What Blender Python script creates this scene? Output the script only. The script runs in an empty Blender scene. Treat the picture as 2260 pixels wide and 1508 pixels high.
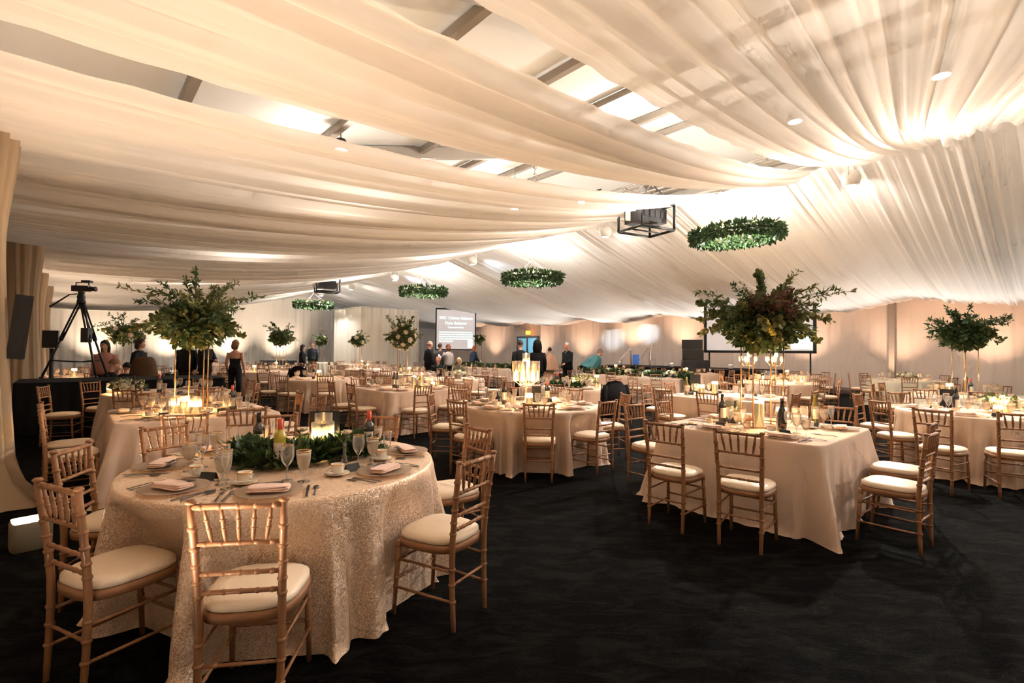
import bpy, math, random
from mathutils import Vector, Matrix, noise
sc = bpy.context.scene
C = bpy.data.collections.new('banquet'); sc.collection.children.link(C)
R = math.radians
PI = math.pi
rnd = random.Random(7)
# ---------------------------------------------------------------- camera
cam = bpy.data.cameras.new('camera'); camo = bpy.data.objects.new('camera', cam); C.objects.link(camo)
cam.sensor_width = 36; cam.lens = 36*1090/2260; cam.clip_end = 200
camo.matrix_world = Matrix.Translation((0, 0, 1.5)) @ Matrix.Rotation(R(91.1), 4, 'X') @ Matrix.Rotation(R(0.5), 4, 'Z')
sc.camera = camo
# ---------------------------------------------------------------- world, view
w = bpy.data.worlds.new('night'); sc.world = w; w.use_nodes = True
w.node_tree.nodes['Background'].inputs[0].default_value = (0.03, 0.045, 0.07, 1)
w.node_tree.nodes['Background'].inputs[1].default_value = 1.0
vs = sc.view_settings
vs.view_transform = 'Standard'; vs.look = 'None'; vs.gamma = 1; vs.use_curve_mapping = False
vs.exposure = 1.55
sc.cycles.max_bounces = 7; sc.cycles.diffuse_bounces = 4; sc.cycles.glossy_bounces = 3
sc.cycles.use_adaptive_sampling = True; sc.cycles.adaptive_threshold = .1; sc.cycles.adaptive_min_samples = 12
sc.cycles.transmission_bounces = 6; sc.cycles.transparent_max_bounces = 24
sc.cycles.caustics_reflective = False; sc.cycles.caustics_refractive = False
sc.cycles.sample_clamp_indirect = 4.0
try: sc.cycles.use_denoising = True
except Exception: pass

# tent frame: s runs down the tent (away, to the left), t runs across it (away, to the right)
TH = R(41.5); SA = math.sin(TH); CA = math.cos(TH)
def ST(s, t, z=0.0): return Vector((-SA*s + CA*t, CA*s + SA*t, z))

def light(name, kind, loc, power, color, radius=.1, target=None, cone=None, blend=.6, parent=None):
    l = bpy.data.lights.new(name, kind); l.energy = power; l.color = color
    l.shadow_soft_size = radius
    o = bpy.data.objects.new(name, l); C.objects.link(o); o.location = loc
    if kind == 'SPOT': l.spot_size = R(cone or 120); l.spot_blend = blend
    if target is not None:
        d = Vector(target) - Vector(loc)
        o.rotation_euler = d.to_track_quat('-Z', 'Y').to_euler()
    return o
WARM = (1.0, .79, .60); AMBER = (1.0, .66, .46); SOFT = (1.0, .93, .86); COOL = (.62, .82, 1.0); WHITE = (1.0, .93, .84)
ROOF_LAMPS = [(s, 8.9, 5.35) for s in (-4.5, -1, 1.15, 3.0, 6.4, 10, 14, 18, 22.5, 27, 32)] + [(s, 3.0, 4.55) for s in (-.6, 7.4, 13.0, 20.0)]  # low left row is added, unseen, to whiten the roof and drapes
RIDGE_LAMPS = [(-3.0, SOFT), (2.85, SOFT), (8.9, SOFT), (15.3, COOL), (21.5, COOL), (26.5, SOFT), (31.0, SOFT)]
# tent flood lamps above the drapes, with the added low left row
for s, t, z in ROOF_LAMPS:
    light('flood_lamp_light', 'POINT', ST(s, t, z - .16), 85 if t > 5 else 24, SOFT, .09)
# lamps hung along the ridge, aimed across the room
for s, c in RIDGE_LAMPS:
    light('ridge_lamp_light', 'SPOT', ST(s, 11.62, 4.87), 115, c, .08, ST(s + .4, 21.0, 2.4), 92, 1.0)
    light('ridge_lamp_light', 'SPOT', ST(s, 11.25, 4.84), 680 if s < 5 else 430, SOFT, .10, ST(s - .5, 7.5, 0), 112, .9)
# uplights standing on the floor along the walls
UP_LEFT = [-4.5, -1.2, 2.0, 5.15, 16.1, 19.0, 23.5, 28.5]
for s in UP_LEFT:
    light('uplight_light', 'SPOT', ST(s, -.42 if s != 5.15 else -.22, .24), 150, WARM, .06, ST(s - .3, .9, 3.6), 110, .9)
UP_RIGHT = [-1.5, 1.8, 4.4, 7.6, 10.4, 13.4, 16.6, 20.2, 24.0, 29.0]
for s in UP_RIGHT:
    zb = .78 if 8.2 < s < 17 else 0
    light('uplight_light', 'SPOT', ST(s, 22.7, zb + .24), 170, AMBER, .06, ST(s, 23.75, 3.9), 80, 1.0)
    light('uplight_light', 'SPOT', ST(s + .1, 22.6, zb + .24), 330, SOFT, .06, ST(s, 16.5, 5.0), 96, 1.0)  # extra spot added at each box to brighten the right ceiling slope
UP_BACK = [.9, 4.2, 7.4, 10.6, 18.5]
for t in UP_BACK:
    light('uplight_light', 'SPOT', ST(34.4, t, .24), 230, WARM, .06, ST(35.9, t, 3.2), 84, 1.0)

# ---------------------------------------------------------------- materials
def nodes(name):
    m = bpy.data.materials.new(name); m.use_nodes = True
    nt = m.node_tree; b = nt.nodes['Principled BSDF']; return m, nt, b
def mat(name, col, rough=.5, metal=0, spec=.5, emit=None, es=0, var=0, scale=20, bump=0, bscale=None, coat=0, alpha=1, sheen=0):
    m, nt, b = nodes(name)
    b.inputs['Base Color'].default_value = (*col, 1); b.inputs['Roughness'].default_value = rough
    b.inputs['Metallic'].default_value = metal
    b.inputs['Specular IOR Level'].default_value = spec
    b.inputs['Coat Weight'].default_value = coat
    b.inputs['Sheen Weight'].default_value = sheen
    if emit: b.inputs['Emission Color'].default_value = (*emit, 1); b.inputs['Emission Strength'].default_value = es
    if var or bump:
        tc = nt.nodes.new('ShaderNodeTexCoord'); n = nt.nodes.new('ShaderNodeTexNoise'); n.inputs['Scale'].default_value = scale
        n.inputs['Detail'].default_value = 4
        nt.links.new(tc.outputs['Object'], n.inputs['Vector'])
        if var:
            mx = nt.nodes.new('ShaderNodeMix'); mx.data_type = 'RGBA'
            mx.inputs[6].default_value = (*[c*(1-var) for c in col], 1); mx.inputs[7].default_value = (*[min(1, c*(1+var)) for c in col], 1)
            nt.links.new(n.outputs['Fac'], mx.inputs[0]); nt.links.new(mx.outputs[2], b.inputs['Base Color'])
        if bump:
            n2 = n
            if bscale:
                n2 = nt.nodes.new('ShaderNodeTexNoise'); n2.inputs['Scale'].default_value = bscale; nt.links.new(tc.outputs['Object'], n2.inputs['Vector'])
            bp = nt.nodes.new('ShaderNodeBump'); bp.inputs['Strength'].default_value = bump; bp.inputs['Distance'].default_value = .01
            nt.links.new(n2.outputs['Fac'], bp.inputs['Height']); nt.links.new(bp.outputs['Normal'], b.inputs['Normal'])
    return m
M = {}
M['gold'] = mat('gold_painted_wood', (.30, .140, .062), .55, .15, var=.18, scale=14, coat=.25)
M['cushion'] = mat('ivory_vinyl', (.86, .72, .56), .42, spec=.4, var=.03, scale=6)
M['napkin'] = mat('blush_napkin', (.80, .56, .47), .85, var=.05, scale=30, bump=.15, bscale=180, sheen=.3)
M['china'] = mat('ivory_china', (.86, .78, .68), .18, spec=.6, coat=.3)
M['goldrim'] = mat('gold_rim', (.85, .50, .22), .22, .9)
M['silver'] = mat('dark_flatware', (.16, .15, .14), .28, .85)
M['menu'] = mat('dark_card', (.022, .024, .022), .65)
M['chalk'] = mat('chalk_lettering', (.55, .47, .40), .8)
M['black'] = mat('black_plastic', (.012, .012, .013), .45)
M['blackcloth'] = mat('black_cloth', (.008, .008, .010), .95, spec=.15)
M['suit'] = mat('black_suit_wool', (.010, .011, .013), .85, spec=.2, var=.2, scale=30)
M['grille'] = mat('speaker_grille', (.014, .014, .015), .6, bump=.4, scale=260)
M['white'] = mat('white_paint', (.80, .76, .70), .45)
M['roofbar'] = mat('aluminium_tent_bar', (.36, .31, .26), .45, .4)
M['cap_red'] = mat('red_foil', (.72, .10, .06), .35, .3)
M['cap_black'] = mat('black_foil', (.015, .013, .013), .35, .3)
M['bottle_dark'] = mat('dark_wine_bottle', (.012, .010, .008), .06, spec=.9, coat=.6)
M['bottle_olive'] = mat('olive_wine_bottle', (.10, .085, .012), .08, spec=.9, coat=.6)
M['bottle_yellow'] = mat('yellow_wine', (.42, .36, .02), .1, spec=.8, coat=.5)
M['label'] = mat('paper_label', (.74, .66, .56), .7)
M['label_pink'] = mat('pink_print', (.42, .14, .12), .6)
M['bread'] = mat('butter_biscuit', (.80, .58, .25), .7, var=.1)
M['skin'] = mat('skin', (.62, .33, .23), .55, var=.06, scale=12)
M['skin2'] = mat('skin_flushed', (.66, .27, .20), .55, var=.06, scale=12)
M['wax'] = mat('glowing_candle_wax', (.95, .82, .58), .5, emit=(1, .70, .34), es=1.3)  # emission stands in for flame light glowing through the wax
M['flame'] = mat('candle_flame', (1, .8, .4), .5, emit=(1, .68, .30), es=38)
M['lampface'] = mat('lamp_lens', (1, 1, .95), .4, emit=(1, .93, .80), es=22)
M['wood'] = mat('cable_ramp', (.10, .075, .06), .8)
M['rose'] = mat('cream_rose', (.86, .74, .58), .7, var=.08, scale=25)
M['hydrangea'] = mat('white_hydrangea', (.80, .76, .58), .8, var=.12, scale=60, bump=.5, bscale=90)
M['peach_rose'] = mat('peach_rose', (.86, .48, .30), .7, var=.1, scale=25)
M['stem'] = mat('plant_stem', (.10, .12, .035), .7)
M['brown_bloom'] = mat('dried_brown_bloom', (.17, .085, .05), .9, var=.3, scale=60)
M['yellow_bloom'] = mat('yellow_bloom', (.62, .52, .08), .8, var=.15, scale=60)
M['exit'] = mat('exit_sign_light', (1, .45, .05), .5, emit=(1, .38, .03), es=1.6)
M['green_led'] = mat('green_indicator', (.1, 1, .2), .5, emit=(.1, 1, .2), es=4)
M['orange_lit'] = mat('orange_panel', (.8, .4, .15), .5)
M['glasspane'] = mat('blue_dusk_glass', (.10, .28, .42), .15, emit=(.20, .50, .70), es=.26, spec=.6)
M['greysteel'] = mat('grey_door_frame', (.10, .12, .14), .5, .3)
M['screen_txt'] = mat('projected_text', (.7, .95, .92), .6, emit=(.62, 1.0, .93), es=.62)
M['screen'] = mat('projection_screen', (.50, .46, .45), .8, emit=(.9, .8, .77), es=.17)
M['screen_blk'] = mat('screen_border', (.010, .010, .010), .7)
M['blue_sign'] = mat('blue_card', (.02, .12, .55), .5)
def leafmat(name, col, v=.35):
    m, nt, b = nodes(name)
    oi = nt.nodes.new('ShaderNodeTexNoise'); oi.inputs['Scale'].default_value = 9
    tc = nt.nodes.new('ShaderNodeTexCoord'); nt.links.new(tc.outputs['Object'], oi.inputs['Vector'])
    mx = nt.nodes.new('ShaderNodeMix'); mx.data_type = 'RGBA'
    mx.inputs[6].default_value = (*[c*(1-v) for c in col], 1); mx.inputs[7].default_value = (*[c*(1+v) for c in col], 1)
    nt.links.new(oi.outputs['Fac'], mx.inputs[0]); nt.links.new(mx.outputs[2], b.inputs['Base Color'])
    b.inputs['Roughness'].default_value = .55
    t = nt.nodes.new('ShaderNodeBsdfTranslucent'); nt.links.new(mx.outputs[2], t.inputs['Color'])
    ms = nt.nodes.new('ShaderNodeMixShader'); ms.inputs[0].default_value = .22
    nt.links.new(b.outputs[0], ms.inputs[1]); nt.links.new(t.outputs[0], ms.inputs[2])
    nt.links.new(ms.outputs[0], nt.nodes['Material Output'].inputs[0])
    return m
M['leaf'] = leafmat('green_leaf', (.090, .120, .036))
M['leaf_olive'] = leafmat('olive_leaf', (.165, .160, .050))
M['leaf_deep'] = leafmat('deep_green_leaf', (.038, .080, .026))
def thin_glass(name, tint=(1, 1, 1), haze=.06, rough=.03, refl=1.0, dc=(1, .92, .84)):
    m = bpy.data.materials.new(name); m.use_nodes = True; nt = m.node_tree; nt.nodes.clear()
    out = nt.nodes.new('ShaderNodeOutputMaterial')
    tr = nt.nodes.new('ShaderNodeBsdfTransparent'); tr.inputs[0].default_value = (*tint, 1)
    gl = nt.nodes.new('ShaderNodeBsdfGlossy'); gl.inputs['Roughness'].default_value = rough; gl.inputs[0].default_value = (refl, refl, refl, 1)
    df = nt.nodes.new('ShaderNodeBsdfDiffuse'); df.inputs[0].default_value = (*dc, 1)
    lw = nt.nodes.new('ShaderNodeLayerWeight'); lw.inputs[0].default_value = .28
    m1 = nt.nodes.new('ShaderNodeMixShader'); m2 = nt.nodes.new('ShaderNodeMixShader'); m2.inputs[0].default_value = haze
    nt.links.new(lw.outputs['Fresnel'], m1.inputs[0]); nt.links.new(tr.outputs[0], m1.inputs[1]); nt.links.new(gl.outputs[0], m1.inputs[2])
    tl = nt.nodes.new('ShaderNodeBsdfTranslucent'); tl.inputs[0].default_value = (*dc, 1); m3 = nt.nodes.new('ShaderNodeMixShader'); m3.inputs[0].default_value = .5
    nt.links.new(df.outputs[0], m3.inputs[1]); nt.links.new(tl.outputs[0], m3.inputs[2])
    nt.links.new(m1.outputs[0], m2.inputs[1]); nt.links.new(m3.outputs[0], m2.inputs[2]); nt.links.new(m2.outputs[0], out.inputs[0])
    return m
M['glass'] = thin_glass('clear_glass', (1, .99, .97), .13)
M['icewater'] = thin_glass('iced_water', (1, .95, .88), .5, .15, .6, (1, .88, .74))
M['chargerglass'] = thin_glass('clear_charger_glass', (1, .92, .84), .42, .3, .2, (1, .86, .72))
M['candleglass'] = thin_glass('candle_cylinder_glass', (1, .96, .88), .10)
def fabric(name, col, transl=.35, transp=.0, rough=.9, wav=None, bump=.25, bscale=300, spec=.2):
    m, nt, b = nodes(name)
    b.inputs['Base Color'].default_value = (*col, 1); b.inputs['Roughness'].default_value = rough; b.inputs['Specular IOR Level'].default_value = spec
    tc = nt.nodes.new('ShaderNodeTexCoord')
    if bump:
        n = nt.nodes.new('ShaderNodeTexNoise'); n.inputs['Scale'].default_value = bscale; n.inputs['Detail'].default_value = 3
        nt.links.new(tc.outputs['Object'], n.inputs['Vector'])
        bp = nt.nodes.new('ShaderNodeBump'); bp.inputs['Strength'].default_value = bump; bp.inputs['Distance'].default_value = .004
        nt.links.new(n.outputs['Fac'], bp.inputs['Height']); nt.links.new(bp.outputs['Normal'], b.inputs['Normal'])
    last = b.outputs[0]
    if transl:
        t = nt.nodes.new('ShaderNodeBsdfTranslucent'); t.inputs[0].default_value = (*col, 1)
        ms = nt.nodes.new('ShaderNodeMixShader'); ms.inputs[0].default_value = transl
        nt.links.new(last, ms.inputs[1]); nt.links.new(t.outputs[0], ms.inputs[2]); last = ms.outputs[0]
    if transp:
        t = nt.nodes.new('ShaderNodeBsdfTransparent'); t.inputs[0].default_value = (1, .97, .93, 1)
        ms = nt.nodes.new('ShaderNodeMixShader'); ms.inputs[0].default_value = transp
        nt.links.new(last, ms.inputs[1]); nt.links.new(t.outputs[0], ms.inputs[2]); last = ms.outputs[0]
    nt.links.new(last, nt.nodes['Material Output'].inputs[0])
    return m
M['drape'] = fabric('sheer_ceiling_voile', (.93, .865, .80), .42, .13, bump=0)
M['drape_r'] = fabric('pleated_ceiling_voile', (.94, .89, .845), .35, .08, bump=0)
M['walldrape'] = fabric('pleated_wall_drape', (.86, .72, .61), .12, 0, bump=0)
M['whitedrape'] = fabric('white_pipe_drape', (.90, .85, .76), .12, 0, bump=0)
M['roof'] = fabric('white_tent_vinyl', (.82, .80, .74), .10, 0, bump=.2, bscale=3)
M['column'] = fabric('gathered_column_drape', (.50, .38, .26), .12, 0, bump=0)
M['linen'] = fabric('champagne_linen', (.72, .55, .44), .06, 0, bump=.5, bscale=160)
M['linen2'] = fabric('satin_champagne_linen', (.68, .51, .39), .06, 0, rough=.6, bump=.4, bscale=220, spec=.4)
M['linen_white'] = fabric('ivory_linen', (.74, .68, .56), .06, 0, bump=.3, bscale=160)
M['jacket'] = fabric('draped_black_jacket', (.009, .008, .010), 0, 0, bump=.3, bscale=60, spec=.1)
def sequin():
    m, nt, b = nodes('champagne_sequin_cloth')
    tc = nt.nodes.new('ShaderNodeTexCoord'); v = nt.nodes.new('ShaderNodeTexVoronoi'); v.inputs['Scale'].default_value = 210
    nt.links.new(tc.outputs['Object'], v.inputs['Vector'])
    geo = nt.nodes.new('ShaderNodeNewGeometry')
    sub = nt.nodes.new('ShaderNodeVectorMath'); sub.operation = 'SUBTRACT'; sub.inputs[1].default_value = (.5, .5, .5)
    nt.links.new(v.outputs['Color'], sub.inputs[0])
    scl = nt.nodes.new('ShaderNodeVectorMath'); scl.operation = 'SCALE'; scl.inputs['Scale'].default_value = .55
    nt.links.new(sub.outputs[0], scl.inputs[0])
    add = nt.nodes.new('ShaderNodeVectorMath'); add.operation = 'ADD'
    nt.links.new(scl.outputs[0], add.inputs[0]); nt.links.new(geo.outputs['Normal'], add.inputs[1])
    nrm = nt.nodes.new('ShaderNodeVectorMath'); nrm.operation = 'NORMALIZE'; nt.links.new(add.outputs[0], nrm.inputs[0])
    nt.links.new(nrm.outputs[0], b.inputs['Normal'])
    sep = nt.nodes.new('ShaderNodeSeparateColor'); nt.links.new(v.outputs['Color'], sep.inputs[0])
    mx = nt.nodes.new('ShaderNodeMix'); mx.data_type = 'RGBA'
    mx.inputs[6].default_value = (.70, .49, .35, 1); mx.inputs[7].default_value = (.92, .72, .55, 1)
    nt.links.new(sep.outputs[0], mx.inputs[0]); nt.links.new(mx.outputs[2], b.inputs['Base Color'])
    b.inputs['Metallic'].default_value = .30; b.inputs['Roughness'].default_value = .40
    return m
M['sequin'] = sequin()
def carpet():
    m, nt, b = nodes('black_carpet')
    tc = nt.nodes.new('ShaderNodeTexCoord')
    mp = nt.nodes.new('ShaderNodeMapping'); mp.inputs['Scale'].default_value = (1.3, 3.2, 1); mp.inputs['Rotation'].default_value = (0, 0, R(-20))
    nt.links.new(tc.outputs['Object'], mp.inputs[0])
    n = nt.nodes.new('ShaderNodeTexNoise'); n.inputs['Scale'].default_value = 2.8; n.inputs['Detail'].default_value = 9; n.inputs['Roughness'].default_value = .68; n.inputs['Distortion'].default_value = .8
    nt.links.new(mp.outputs[0], n.inputs['Vector'])
    cr = nt.nodes.new('ShaderNodeValToRGB')
    cr.color_ramp.elements[0].position = .46; cr.color_ramp.elements[0].color = (.0012, .0012, .0012, 1)
    cr.color_ramp.elements[1].position = .60; cr.color_ramp.elements[1].color = (.0105, .0098, .0082, 1)
    nt.links.new(n.outputs['Fac'], cr.inputs[0]); nt.links.new(cr.outputs[0], b.inputs['Base Color'])
    f = nt.nodes.new('ShaderNodeTexNoise'); f.inputs['Scale'].default_value = 160; f.inputs['Detail'].default_value = 2
    nt.links.new(tc.outputs['Object'], f.inputs['Vector'])
    bp = nt.nodes.new('ShaderNodeBump'); bp.inputs['Strength'].default_value = .9; bp.inputs['Distance'].default_value = .02
    nt.links.new(f.outputs['Fac'], bp.inputs['Height'])
    bp2 = nt.nodes.new('ShaderNodeBump'); bp2.inputs['Strength'].default_value = .8; bp2.inputs['Distance'].default_value = .03
    nt.links.new(n.outputs['Fac'], bp2.inputs['Height']); nt.links.new(bp.outputs[0], bp2.inputs['Normal'])
    nt.links.new(bp2.outputs[0], b.inputs['Normal'])
    b.inputs['Roughness'].default_value = .95; b.inputs['Specular IOR Level'].default_value = .06
    return m
M['carpet'] = carpet()

# ---------------------------------------------------------------- mesh builder
class MB:
    def __init__(s): s.v = []; s.f = []; s.m = []; s.sm = []
    def quadgrid(s, rows, closed=False, mi=0, smooth=True):
        base = len(s.v); n = len(rows[0])
        for r in rows: s.v.extend(r)
        for i in range(len(rows)-1):
            for j in range(n if closed else n-1):
                a = base+i*n+j; b2 = base+i*n+(j+1) % n
                s.f.append((a, b2, b2+n, a+n)); s.m.append(mi); s.sm.append(smooth)
    def box(s, lo, hi, mi=0, mx=None):
        x0, y0, z0 = lo; x1, y1, z1 = hi; b = len(s.v)
        vs = [Vector(p) for p in ((x0,y0,z0),(x1,y0,z0),(x1,y1,z0),(x0,y1,z0),(x0,y0,z1),(x1,y0,z1),(x1,y1,z1),(x0,y1,z1))]
        if mx: vs = [mx @ p for p in vs]
        s.v.extend(vs)
        for f in ((0,3,2,1),(4,5,6,7),(0,1,5,4),(1,2,6,5),(2,3,7,6),(3,0,4,7)):
            s.f.append(tuple(b+i for i in f)); s.m.append(mi); s.sm.append(False)
    def tube(s, pts, rad, n=8, mi=0, caps=True):
        pts = [Vector(p) for p in pts]
        if not hasattr(rad, '__len__'): rad = [rad]*len(pts)
        rows = []; up = None
        for i, p in enumerate(pts):
            d = (pts[min(i+1, len(pts)-1)] - pts[max(i-1, 0)])
            if d.length < 1e-9: d = Vector((0, 0, 1))
            d.normalize()
            if up is None:
                up = Vector((0, 0, 1)) if abs(d.z) < .9 else Vector((1, 0, 0))
            a = d.cross(up)
            if a.length < 1e-6: a = d.cross(Vector((0, 1, 0)))
            a.normalize(); b = a.cross(d); b.normalize(); up = b if abs(d.z) >= .9 else up
            rows.append([p + a*math.cos(2*PI*k/n)*rad[i] + b*math.sin(2*PI*k/n)*rad[i] for k in range(n)])
        base = len(s.v); s.quadgrid(rows, True, mi)
        if caps:
            s.f.append(tuple(base+k for k in reversed(range(n)))); s.m.append(mi); s.sm.append(False)
            e = base+(len(pts)-1)*n
            s.f.append(tuple(e+k for k in range(n))); s.m.append(mi); s.sm.append(False)
    def lathe(s, prof, n=20, mi=0, at=(0, 0, 0), capb=False, capt=False, mx=None, sx=1, sy=1):
        a = Vector(at); rows = []
        for r, z in prof:
            row = [a + Vector((r*math.cos(2*PI*k/n)*sx, r*math.sin(2*PI*k/n)*sy, z)) for k in range(n)]
            if mx: row = [mx @ p for p in row]
            rows.append(row)
        base = len(s.v); s.quadgrid(rows, True, mi)
        if capb: s.f.append(tuple(base+k for k in reversed(range(n)))); s.m.append(mi); s.sm.append(False)
        if capt:
            e = base+(len(prof)-1)*n; s.f.append(tuple(e+k for k in range(n))); s.m.append(mi); s.sm.append(False)
    def ball(s, c, r, n=10, m=7, mi=0, sc=(1, 1, 1), mx=None):
        prof = [(math.sin(PI*i/m)*r, -math.cos(PI*i/m)*r) for i in range(m+1)]
        prof[0] = (r*.02, -r); prof[-1] = (r*.02, r)
        rows = []
        for rr, z in prof:
            row = [Vector((rr*math.cos(2*PI*k/n)*sc[0], rr*math.sin(2*PI*k/n)*sc[1], z*sc[2])) + Vector(c) for k in range(n)]
            if mx: row = [mx @ p for p in row]
            rows.append(row)
        s.quadgrid(rows, True, mi)
    def loft(s, rings, n=16, mi=0, caps=True, power=1.0):
        # rings: (center, rx, ry, yaw)
        rows = []
        for c, rx, ry, yaw in rings:
            cy, sy = math.cos(yaw), math.sin(yaw); row = []
            for k in range(n):
                a = 2*PI*k/n; ca, sa = math.cos(a), math.sin(a)
                ux = math.copysign(abs(ca)**power, ca)*rx; uy = math.copysign(abs(sa)**power, sa)*ry
                row.append(Vector(c) + Vector((ux*cy-uy*sy, ux*sy+uy*cy, 0)))
            rows.append(row)
        base = len(s.v); s.quadgrid(rows, True, mi)
        if caps:
            s.f.append(tuple(base+k for k in reversed(range(n)))); s.m.append(mi); s.sm.append(True)
            e = base+(len(rings)-1)*n; s.f.append(tuple(e+k for k in range(n))); s.m.append(mi); s.sm.append(True)
    def leaf(s, p, d, nrm, L, W, mi=0, round_=False):
        p = Vector(p); d = Vector(d).normalized(); side = d.cross(Vector(nrm))
        if side.length < 1e-4: side = d.cross(Vector((.3, .5, .8)))
        side.normalize(); up = side.cross(d); b = len(s.v)
        if round_:
            s.v.extend([p, p+d*L*.3+side*W*.5, p+d*L*.75+side*W*.42, p+d*L, p+d*L*.75-side*W*.42, p+d*L*.3-side*W*.5])
            s.f.append((b, b+1, b+2, b+3)); s.f.append((b, b+3, b+4, b+5))
        else:
            s.v.extend([p, p+d*L*.45+side*W*.5+up*W*.12, p+d*L, p+d*L*.45-side*W*.5+up*W*.12])
            s.f.append((b, b+1, b+2)); s.f.append((b, b+2, b+3))
        s.m += [mi, mi]; s.sm += [False, False]
    def build(s, name, mats, parent=None, loc=None, rz=None):
        me = bpy.data.meshes.new(name); me.from_pydata([tuple(p) for p in s.v], [], s.f)
        if not isinstance(mats, (list, tuple)): mats = [mats]
        for q in mats: me.materials.append(q)
        me.polygons.foreach_set('material_index', s.m); me.polygons.foreach_set('use_smooth', s.sm); me.update()
        o = bpy.data.objects.new(name, me); C.objects.link(o)
        if parent: o.parent = parent
        if loc is not None: o.location = loc
        if rz is not None: o.rotation_euler = (0, 0, rz)
        return o
def tag(o, label=None, cat=None, group=None, kind=None):
    if label: o['label'] = label
    if cat: o['category'] = cat
    if group: o['group'] = group
    if kind: o['kind'] = kind
    return o
def empty(name, loc=(0, 0, 0), rz=0):
    o = bpy.data.objects.new(name, None); C.objects.link(o); o.location = loc; o.rotation_euler = (0, 0, rz); o.empty_display_size = .1
    return o
def copy_tree(o, parent=None):
    c = o.copy(); C.objects.link(c)
    if parent: c.parent = parent
    for ch in o.children: copy_tree(ch, c)
    return c
used = set()
def place(proto, loc, rz=0, label=None, group=None, cat=None, scale=None):
    """first call moves the prototype itself, later calls copy it"""
    if proto.name in used: o = copy_tree(proto)
    else: used.add(proto.name); o = proto
    o.location = loc; o.rotation_euler = (0, 0, rz)
    if scale: o.scale = (scale,)*3
    tag(o, label, cat, group)
    if not group and 'group' in o: del o['group']
    return o
def struct(o): o['kind'] = 'structure'; return o
def text(name, body, size, m, mx, parent, ext=.001, shear=0, align='CENTER', space=1):
    cu = bpy.data.curves.new(name, 'FONT'); cu.body = body; cu.size = size; cu.extrude = ext; cu.align_x = align; cu.align_y = 'CENTER'; cu.shear = shear
    cu.resolution_u = 3; t = bpy.data.objects.new(name, cu); C.objects.link(t); bpy.context.view_layer.update()
    me = bpy.data.meshes.new_from_object(t.evaluated_get(bpy.context.evaluated_depsgraph_get())); bpy.data.objects.remove(t)
    me.materials.clear(); me.materials.append(m); o = bpy.data.objects.new(name, me); C.objects.link(o); o.parent = parent; o.matrix_local = mx; return o
# ================================================================ SETTING
fl = MB(); N = 1
fl.quadgrid([[Vector(ST(s, t, 0)) for t in (-3, 27)] for s in (-9, 38)], smooth=False)
fo = struct(fl.build('floor', M['carpet']))
T0, T1, TR = -1.1, 24.0, 11.45
SMIN, SMAX = -8.0, 36.0
EAVE, RIDGE = 3.6, 5.35
def roofz(t): return 3.95 + (1-abs(t-TR)/12.55)*3.3
def lz(t, sag=.4):
    v = (t-T0)/(TR-T0); return EAVE + v*(RIDGE-EAVE) - sag*4*v*(1-v)
rf = MB(); rows = []
for t in (T0-.3, TR, T1+.3): rows.append([ST(s, t, roofz(t)) for s in (SMIN, SMAX)])
rf.quadgrid(rows, smooth=False); struct(rf.build('ceiling', M['roof']))
# tent bars under the roof skin: rafters across, purlins along
ti = 0
for s in [-6.6, -1.6, 3.55, 8.6, 13.6, 18.6, 23.6, 28.6, 33.6]:
    b = MB()
    for (ta, tb) in ((T0, TR), (TR, T1)):
        p, q = ST(s, ta, roofz(ta)-.14), ST(s, tb, roofz(tb)-.14)
        d = (q-p).normalized(); side = Vector((-SA, CA, 0))*.065; upv = side.cross(d).normalized()*.11
        b.quadgrid([[p-side-upv, p+side-upv, p+side+upv, p-side+upv], [q-side-upv, q+side-upv, q+side+upv, q-side+upv]], True, smooth=False)
    ti += 1; struct(b.build('trim_%d' % ti, M['roofbar']))
for t in [.9, 3.0, 5.1, 7.1, 9.2, 11.0, 13.8, 16.3, 18.8, 21.3]:
    b = MB(); z = roofz(t)-.10
    side = Vector((CA, SA, 0))*.05
    p, q = ST(SMIN, t, z), ST(SMAX, t, z); u = Vector((0, 0, .06))
    b.quadgrid([[p-side-u, p+side-u, p+side+u, p-side+u], [q-side-u, q+side-u, q+side+u, q-side+u]], True, smooth=False)
    ti += 1; struct(b.build('trim_%d' % ti, M['roofbar']))
# ---- wall drapes (pleated)
def cpleat(x, k=1.0, seed=0.0):
    n1 = noise.noise(Vector((x*1.1*k, seed, 3))); n2 = noise.noise(Vector((x*3.4*k, seed, 7))); n3 = noise.noise(Vector((x*8.2*k, seed, 11)))
    return .8*n1 - 1.15*(1-min(1, abs(n2)*3.6))**2 - .65*(1-min(1, abs(n3)*3))**2 + .3*n3
def pleat(x, k=1.0, seed=0.0):
    return .5*math.sin(k*x*7.1+seed) + .3*math.sin(k*x*15.7+1.3+seed*2) + .22*math.sin(k*x*31+2.1*seed) + .35*noise.noise(Vector((x*1.7*k, seed, 0)))
def wall(name, p0, p1, h0, h1, m, amp=.035, k=1.9, dens=22, seed=1, hf=None, bottom=.0, kind=True):
    p0 = Vector(p0); p1 = Vector(p1); L = (p1-p0).length; d = (p1-p0)/L; nrm = Vector((-d.y, d.x, 0)); n = max(4, int(L*dens))
    b = MB(); rows = []
    for i in range(n+1):
        x = L*i/n; top = hf(x) if hf else h1; row = []
        for j in range(7):
            v = j/6; z = h0+(top-h0)*v
            a = amp*(.75+.5*(1-v)) * pleat(x, k, seed)
            row.append(p0+d*x+nrm*a+Vector((0, 0, z)))
        rows.append(row)
    b.quadgrid(rows); o = b.build(name, m)
    return struct(o) if kind else o
wall('wall_right', ST(-8, T1), ST(36, T1), 0, 3.75, M['walldrape'], .03, 1.6, 16, 2)
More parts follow.
